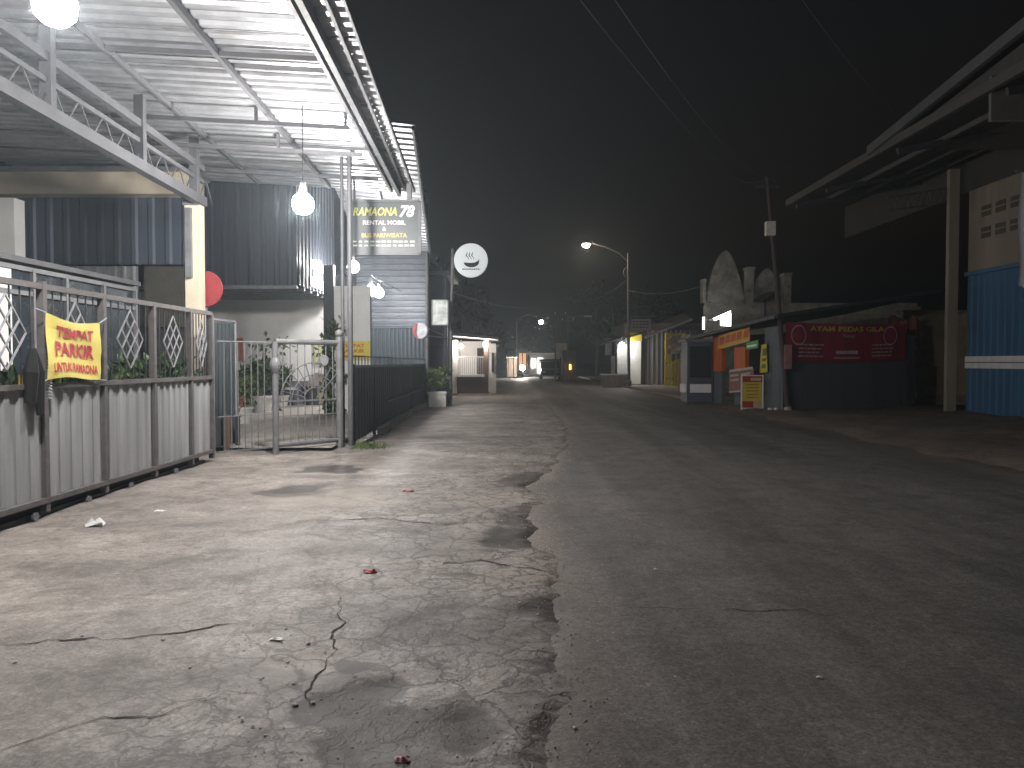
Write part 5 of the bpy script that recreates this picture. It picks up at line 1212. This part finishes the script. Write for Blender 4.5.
MB().prism([(q0.x, 31.48, q1.z - 0.36), (q0.x + w_ * 0.35, 31.48, q1.z - 0.28), (q0.x + w_ * 0.35, 31.48, q1.z - 0.205), (q0.x, 31.48, q1.z - 0.29)], (0, 0.015, 0)).build('lit_edge', lf_, lb_)
MB().tube([(at(703.5, 330, 31.5).x, 31.5, q0.z - 0.1), (at(703.5, 330, 31.5).x, 31.5, at(703, 317, 31.5).z)], 0.05).build('lit_tube', glow('tube_glow', (1, 1, 0.97), 3.0), lb_)
MB().bar((q0.x - 0.4, 31.6, q0.z + 0.3), (q1.x, 31.9, q0.z + 0.3), 0.06).bar((q1.x - 0.2, 31.75, q0.z + 0.4), (q1.x - 0.2, 32.95, q0.z + 0.4), 0.06).build('bracket', steel, lb_)
# satellite dish
q = at(765, 300, 32.6); t = thing('satellite_dish', q, 'dark satellite dish on the parapet between the two gables', 'satellite dish')
ax = Vector((-0.5, -0.15, 0.85)).normalized()
MB().lathe(q, [(0.02, 0), (0.2, 0.03), (0.36, 0.09), (0.46, 0.16), (0.45, 0.17), (0.34, 0.11), (0.02, 0.02)], 22, axis=ax).build('dish', mat('dish_grey', (0.1, 0.1, 0.1), (0.07, 0.07, 0.07), rough=0.6), t, smooth=True)
MB().tube([q, q - Vector((0, 0, 0.9))], 0.04).build('mast', steel_dark, t)
MB().tube([q + ax * 0.02, q + ax * 0.75], 0.015).build('feed_arm', steel_dark, t)
# leaning utility pole
p = P1 + sd2 * 0.12 + Vector((0, -0.17, 0)); tp = at(767, 176, p.y + 0.15)
lpz = thing('leaning_pole', p, 'leaning dark utility pole with a small white box, at the stall corner', 'pole')
MB().tube([p, p.lerp(tp, 0.5), tp], [0.075, 0.065, 0.05], 10).build('pole', mat('pole_maroon', (0.075, 0.05, 0.048), (0.05, 0.035, 0.033), rough=0.8, scale=3), lpz)
q = at(769.5, 229, p.y - 0.1); MB().box((q.x - 0.13, p.y - 0.25, q.z - 0.2), (q.x + 0.13, p.y - 0.06, q.z + 0.2)).build('box', mat('box_white', (0.75, 0.73, 0.62), rough=0.5), lpz)
MB().lathe(p, [(0.13, -0.02), (0.12, 0.16), (0.08, 0.2)], 10).build('footing', fore_m, lpz)
MB().box((p.x - 0.17, p.y - 0.12, 1.3), (p.x + 0.05, p.y - 0.09, 2.0)).build('notice', mat('notice_pale', (0.35, 0.2, 0.18), (0.25, 0.1, 0.1), rough=0.7, scale=5), lpz)
MB().bar(tp + Vector((-0.35, 0, -0.3)), tp + Vector((0.35, 0, -0.3)), 0.07).build('cross_arm', steel_dark, lpz)

# ================================================================== WAREHOUSE
wh = thing('warehouse', (13.1, 20, 0), 'warehouse with a blue metal door, vented beige wall and wide roof overhang', 'warehouse')
WX = 13.15; YW0, YW1 = 8.0, 22.25
blue = mat('blue_door_paint', (0.043, 0.13, 0.235), (0.028, 0.088, 0.165), rough=0.6, metal=0.0, scale=1.5, streak=True)
beige = mat('beige_block', (0.27, 0.235, 0.18), (0.17, 0.145, 0.11), rough=0.9, scale=1.4, streak=True)
zD = 4.02
MB().corr((WX, YW0, 0.06), (0, YW1 - YW0 - 0.25, 0), (0, 0, zD - 0.06), pitch=0.3, h=0.04, n=(-1, 0, 0), flat=0.55).build('blue_door', blue, wh)
MB().corr((WX - 0.05, YW0, 1.32), (0, YW1 - YW0 - 0.25, 0), (0, 0, 0.34), pitch=0.3, h=0.01, n=(-1, 0, 0), flat=0.55).build('white_stripe', mat('stripe_white', (0.72, 0.71, 0.68), (0.6, 0.59, 0.57), rough=0.5), wh)
MB().bar((WX - 0.06, YW0, zD), (WX - 0.06, YW1 - 0.25, zD), 0.1, 0.12).build('door_lintel', blue, wh)
MB().box((WX - 0.062, YW0, 1.475), (WX - 0.055, YW1 - 0.3, 1.5)).build('door_rail', steel_dark, wh)
MB().box((WX, YW0, zD + 0.06), (WX + 0.2, YW1 - 0.25, 6.4)).build('upper_wall', beige, wh)
for r_, z in enumerate((4.95, 5.55)):
    for k in range(8):
        y = 21.4 - k * 0.62
        v = MB().box((WX - 0.012, y - 0.42, z), (WX - 0.002, y, z + 0.3)); vb = v.build('vent_block', mat('vent_dark', (0.1, 0.085, 0.068), rough=0.95), wh)
        if k % 1 == 0: MB().box((WX - 0.03, y - 0.44, z + 0.13), (WX - 0.013, y + 0.02, z + 0.17)).build('vent_slat', beige, wh)
MB().box((WX + 0.02, YW0, 6.402), (WX + 0.18, YW1 + 8, 7.6)).build('dark_top_wall', mat('dark_board', (0.06, 0.058, 0.052), (0.045, 0.043, 0.04), rough=0.9), wh)  # darker stretch of wall above the beige blocks
c0 = at(946, 300, 22.3); c1 = at(957, 300, 22.3)
MB().box((c0.x + 0.02, 22.22, 0), (c1.x - 0.02, 22.38, 7.1)).build('column', mat('column_concrete', (0.36, 0.31, 0.24), (0.25, 0.21, 0.16), rough=0.9, scale=1.5, streak=True), wh)
# roof: eave along the street, rising inward
E0 = at(789, 204, 25.0); EX, EZ = E0.x, E0.z
roofm = mat('warehouse_roof', (0.1, 0.09, 0.08), (0.06, 0.055, 0.05), rough=0.7, metal=0.2)
MB().prism([(EX, 25.0, EZ), (EX, 2.0, EZ), (EX + 9, 2.0, EZ + 1.6), (EX + 9, 25.0, EZ + 1.6)], (0, 0, 0.05)).build('roof_sheet', roofm, wh)
MB().bar((EX - 0.04, 25.05, EZ + 0.04), (EX - 0.04, 2, EZ + 0.04), 0.1, 0.2).build('gutter', mat('gutter_grey', (0.1, 0.094, 0.088), (0.07, 0.065, 0.06), rough=0.6, metal=0.3), wh)
for x in (1.2, 2.4, 3.6): MB().bar((EX + x, 24.9, EZ + 1.6 * x / 9 - 0.08), (EX + x, 2, EZ + 1.6 * x / 9 - 0.08), 0.07, 0.12).build('purlin', mat('purlin_brown', (0.1, 0.09, 0.08), rough=0.8), wh)
for y in (24.6, 22.3, 18.2, 14.2):
    MB().bar((EX + 0.1, y, EZ - 0.16), (WX + 0.1, y, EZ + 0.62), 0.08, 0.14).build('rafter', steel_dark, wh)
# lattice beam from the column outward
mb = MB(); g0, g1 = Vector((c0.x - 0.05, 22.3, 6.55)), Vector((EX + 1.9, 22.3, 5.95 + 0.35))
mb.bar(g0, g1, 0.05); mb.bar(g0 - Vector((0, 0, 0.4)), g1 - Vector((0, 0, 0.4)), 0.05)
for k in range(9):
    s, e = g0.lerp(g1, k / 9), g0.lerp(g1, (k + 0.5) / 9); mb.bar(s, e - Vector((0, 0, 0.4)), 0.03); mb.bar(e - Vector((0, 0, 0.4)), g0.lerp(g1, (k + 1) / 9), 0.03)
mb.build('lattice_beam', mat('purlin_brown', (0.1, 0.09, 0.08), rough=0.8), wh)
# raised street gable whose verge rises toward the viewer
v0, v1 = at(889, 142, 19.2), at(1030, 8, 13.0)
v0.x = EX - 0.12; v0.z = EZ + 0.12; v1 = Vector((EX - 0.12, 13.2, at(1020, 18, 13.2).z)); ve = v0 + (v1 - v0) * 1.9
MB().bar(v0, ve, 0.1, 0.22).build('verge_board', mat('verge_grey', (0.13, 0.13, 0.135), (0.09, 0.09, 0.095), rough=0.5, metal=0.3), wh)
MB().prism([v0 + Vector((0.06, 0, 0)), ve + Vector((0.06, 0, 0)), ve + Vector((9, 0, 0.1)), v0 + Vector((9, 0, 0.1))], (0, 0, 0.05)).build('upper_roof', roofm, wh)
MB().prism([v0 + Vector((0.3, 0, -0.06)), (EX + 0.18, ve.y, EZ + 0.08), ve + Vector((0.3, 0, -0.06))], (0.05, 0, 0)).build('gable_infill', mat('infill_sheet', (0.07, 0.066, 0.065), rough=0.8), wh)
q0, q1 = at(991, 121, 14.6), at(1040, 83, 14.6)
t = thing('eave_panel', q0, 'plain grey sheet panel fixed under the warehouse eave at the right edge', 'panel')
MB().box((q0.x, 14.6, q0.z), (q1.x, 14.68, q1.z + 0.15)).build('sheet', mat('panel_grey', (0.13, 0.125, 0.115), (0.1, 0.095, 0.09), rough=0.7), t)
MB().bar((q0.x, 14.59, q0.z), (q1.x, 14.59, q0.z), 0.03).build('edge_trim', steel, t)
q0, q1 = at(1018, 288, 17.5), at(1046, 172, 17.5)
t = thing('hanging_banner', q0, 'plain white vertical banner hanging before the blue warehouse door at the right edge', 'banner')
mb = MB(); rnd = random.Random(2)
mb.add([(q0.x + (q1.x - q0.x) * i / 6 + 0.03 * math.sin(j * 0.8), 17.5 + 0.04 * math.sin(i * 1.7), q0.z + (q1.z - q0.z) * j / 10 + (rnd.uniform(-0.06, 0.06) if j == 0 else 0)) for j in range(11) for i in range(7)],
       [(j * 7 + i, j * 7 + i + 1, (j + 1) * 7 + i + 1, (j + 1) * 7 + i) for j in range(10) for i in range(6)])
mb.build('cloth', mat('banner_white', (0.88, 0.88, 0.88), (0.8, 0.8, 0.8), rough=0.7, scale=3), t, smooth=True)
MB().bar((q0.x - 0.1, 17.5, q1.z + 0.02), (WX + 0.0, 17.5, q1.z + 0.02), 0.05).build('rod', steel, t)

# ================================================================== CABLES
def cable(pts, r, label, sag=0.6):
    P_ = []
    for a, b in zip(pts, pts[1:]):
        for i in range(24):
            t = i / 24; q = a.lerp(b, t); q.z -= sag * 4 * t * (1 - t); P_.append(q)
    P_.append(pts[-1]); tag(MB().tube(P_, r, 5).build('overhead_cable', mat('cable_black', (0.17, 0.17, 0.18), rough=0.6, bump=0), base=pts[0]), label, 'cable', 'overhead street cables')
topL = at(767, 178, 24.4)
cable([at(545, -45, 7.0), at(735, 178, 24.0), topL], 0.008, 'most visible overhead cable sloping from the top of the sky to the leaning pole', 0.15)
cable([at(585, -45, 7.2), topL + Vector((0.3, 0, -0.1))], 0.005, 'fainter overhead cable just right of the most visible one', 0.5)
cable([at(775, -40, 7.0), at(905, 118, 20.0), at(985, 150, 30)], 0.005, 'overhead cable crossing the sky above the warehouse roof', 0.2)
cable([at(452, 292, 26), at(565, 297, 60), at(627, 280, 44)], 0.014, 'sagging cable crossing the street from the bowl sign to the street lamp', 0.7)
cable([at(627, 290, 44), at(705, 285, 33)], 0.02, 'short cable from the street lamp pole to the gabled building', 0.3)

# ================================================================== LITTER AND STONES
def litter(px, py, s, m, name, label, seed, zf=pave_z, tall=0.15, group=None):
    p = gnd(px, py); p.z = zf(p.x, p.y); rnd = random.Random(seed); mb = MB(); n = 6
    pts = [p + Vector((s * (i / (n - 1) - 0.5) * 2 + rnd.gauss(0, s * 0.12), s * (j / 4 - 0.5) * 1.3 + rnd.gauss(0, s * 0.12), 0.006 + abs(rnd.gauss(0, s * tall)) * (1 if 0 < i < n - 1 and 0 < j < 4 else 0.25))) for j in range(5) for i in range(n)]
    mb.add(pts, [(j * n + i, j * n + i + 1, (j + 1) * n + i + 1, (j + 1) * n + i) for j in range(4) for i in range(n - 1)])
    tag(mb.build(name, m, base=p), label, 'litter', group)
wrapR = mat('wrapper_red', (0.4, 0.09, 0.09), (0.3, 0.07, 0.07), rough=0.5, bump=0); plast = mat('plastic_white', (0.78, 0.77, 0.75), (0.7, 0.69, 0.67), rough=0.4, bump=0); wrapP = mat('wrapper_pink', (0.8, 0.22, 0.28), (0.85, 0.6, 0.6), rough=0.4, scale=30, bump=0)
litter(95, 527, 0.08, plast, 'plastic_bag', 'crumpled white plastic bag on the concrete before the sliding gate', 1, tall=0.9)
litter(370, 574, 0.05, wrapR, 'wrapper', 'flat red wrapper on the cracked concrete beyond the mid foreground', 2)
litter(402, 759, 0.028, wrapP, 'wrapper', 'pink and white wrapper in the dark soil at the bottom edge', 3, tall=0.35)
litter(408, 493, 0.07, wrapR, 'wrapper', 'small reddish wrapper on the bright concrete near the small gate', 4)
litter(276, 643, 0.03, plast, 'paper_scrap', 'torn pale paper scrap beside the long crack on the left', 5)
litter(160, 512, 0.05, plast, 'paper_scrap', 'flat white paper scrap just right of the plastic bag', 6)
stone_pts = [(288, 664), (294, 685), (286, 633), (190, 670), (242, 723), (313, 702), (295, 705), (308, 646), (565, 637), (520, 606), (538, 617), (655, 570), (227, 572), (236, 545), (117, 577), (15, 666), (163, 643), (82, 640), (265, 737), (498, 655), (575, 729), (820, 680)]
base_s = None; rnd = random.Random(11)
for k, (px, py) in enumerate(stone_pts):
    p = gnd(px, py); zf = pave_z if p.x < edge_x(p.y) else road_z; p.z = zf(p.x, p.y) + 0.002
    if base_s is None:
        mb = MB().lathe(p, [(0.6, 0.0), (1.0, 0.25), (0.8, 0.6), (0.3, 0.8)], 7)
        for v in mb.v: v.x += rnd.gauss(0, 0.12); v.y += rnd.gauss(0, 0.12); v.z += rnd.gauss(0, 0.06)
        o = mb.build('stone_chip', mat('stone_pale', (0.55, 0.53, 0.5), (0.35, 0.33, 0.31), rough=0.9, scale=20), base=p); base_s = o
        tag(o, 'small pale stone chip lying loose on the old paving', 'stone', 'loose stone chips on the paving')
    else:
        o = base_s.copy(); COL.objects.link(o)
    o.location = p; s = rnd.uniform(0.008, 0.016); o.scale = (s, s * rnd.uniform(0.7, 1.2), s * 0.8); o.rotation_euler = (0, 0, rnd.uniform(0, 6))
# crumbled debris along the broken edge
mb = MB(); rnd = random.Random(21)
for _ in range(1700):
    y = 2.3 + 13 * rnd.random() ** 1.6; x = edge_x(y) + rnd.gauss(-0.05, 0.16)
    if rnd.random() < 0.25:
        q = gnd(rnd.uniform(230, 560), rnd.uniform(560, 768)); x, y = q.x, q.y
    z = max(road_z(x, y), pave_z(x, y)) - 0.002; r_ = rnd.uniform(0.002, 0.007)
    mb.lathe((x, y, z), [(r_ * 0.9, 0), (r_, r_ * 0.5), (r_ * 0.4, r_)], 5)
tag(mb.build('gravel', mat('gravel_grey', (0.5, 0.46, 0.42), (0.3, 0.27, 0.24), rough=0.95, scale=30)), 'fine crumbled gravel along the broken concrete edge', 'gravel', kind='stuff')

# ================================================================== HAZE
hz = MB().box((-60, -20, -1.2), (70, 130, 16)).build('haze', bpy.data.materials.new('haze_air')); hz['kind'] = 'stuff'
hm = hz.data.materials[0]; hm.use_nodes = True; N = hm.node_tree.nodes; N.clear()
pv = N.new('ShaderNodeVolumePrincipled'); pv.inputs['Color'].default_value = (0.78, 0.9, 1.0, 1); pv.inputs['Density'].default_value = HAZE_DENSITY; pv.inputs['Anisotropy'].default_value = 0.6
ho = N.new('ShaderNodeOutputMaterial'); hm.node_tree.links.new(pv.outputs[0], ho.inputs['Volume'])

# ================================================================== SUB-PARTS
SUB = {'lettering': ('cloth', 'panel', 'board', 'sheet', 'navy_side'), 'print': ('cloth', 'sheet'), 'print_pale': ('sheet',), 'emblem': ('disc',), 'red_crescent': ('disc',),
       'sill': ('porch_wall',), 'door_header': ('door',), 'windscreen': ('body',), 'globe': ('head',), 'lit_face': ('box',), 'lit_edge': ('box',), 'lit_top': ('box',),
       'white_panel': ('cabinet',), 'window': ('cabinet', 'wall'), 'vent_slat': ('vent_block',), 'white_stripe': ('blue_door',), 'door_rail': ('blue_door',), 'dado': ('wall',),
       'coping': ('front', 'panel'), 'insulator': ('cross_arm',), 'parapet_band': ('wall',), 'orange_panel': ('pillar',), 'roller': ('bottom_rail',), 'lock_plate': ('bars',), 'scroll': ('pole',),
       'lit_strip': ('wall',), 'lit_doorway': ('wall',), 'shutter': ('end_wall',)}
for root in [o for o in scene.objects if o.parent is None and len(o.children)]:
    kids = {}
    for ch in root.children: kids.setdefault(ch.name.split('.')[0], []).append(ch)
    for nm, hosts in SUB.items():
        for i, ch in enumerate(kids.get(nm, [])):
            for h in hosts:
                if h in kids:
                    ch.parent = kids[h][min(i, len(kids[h]) - 1)]; break
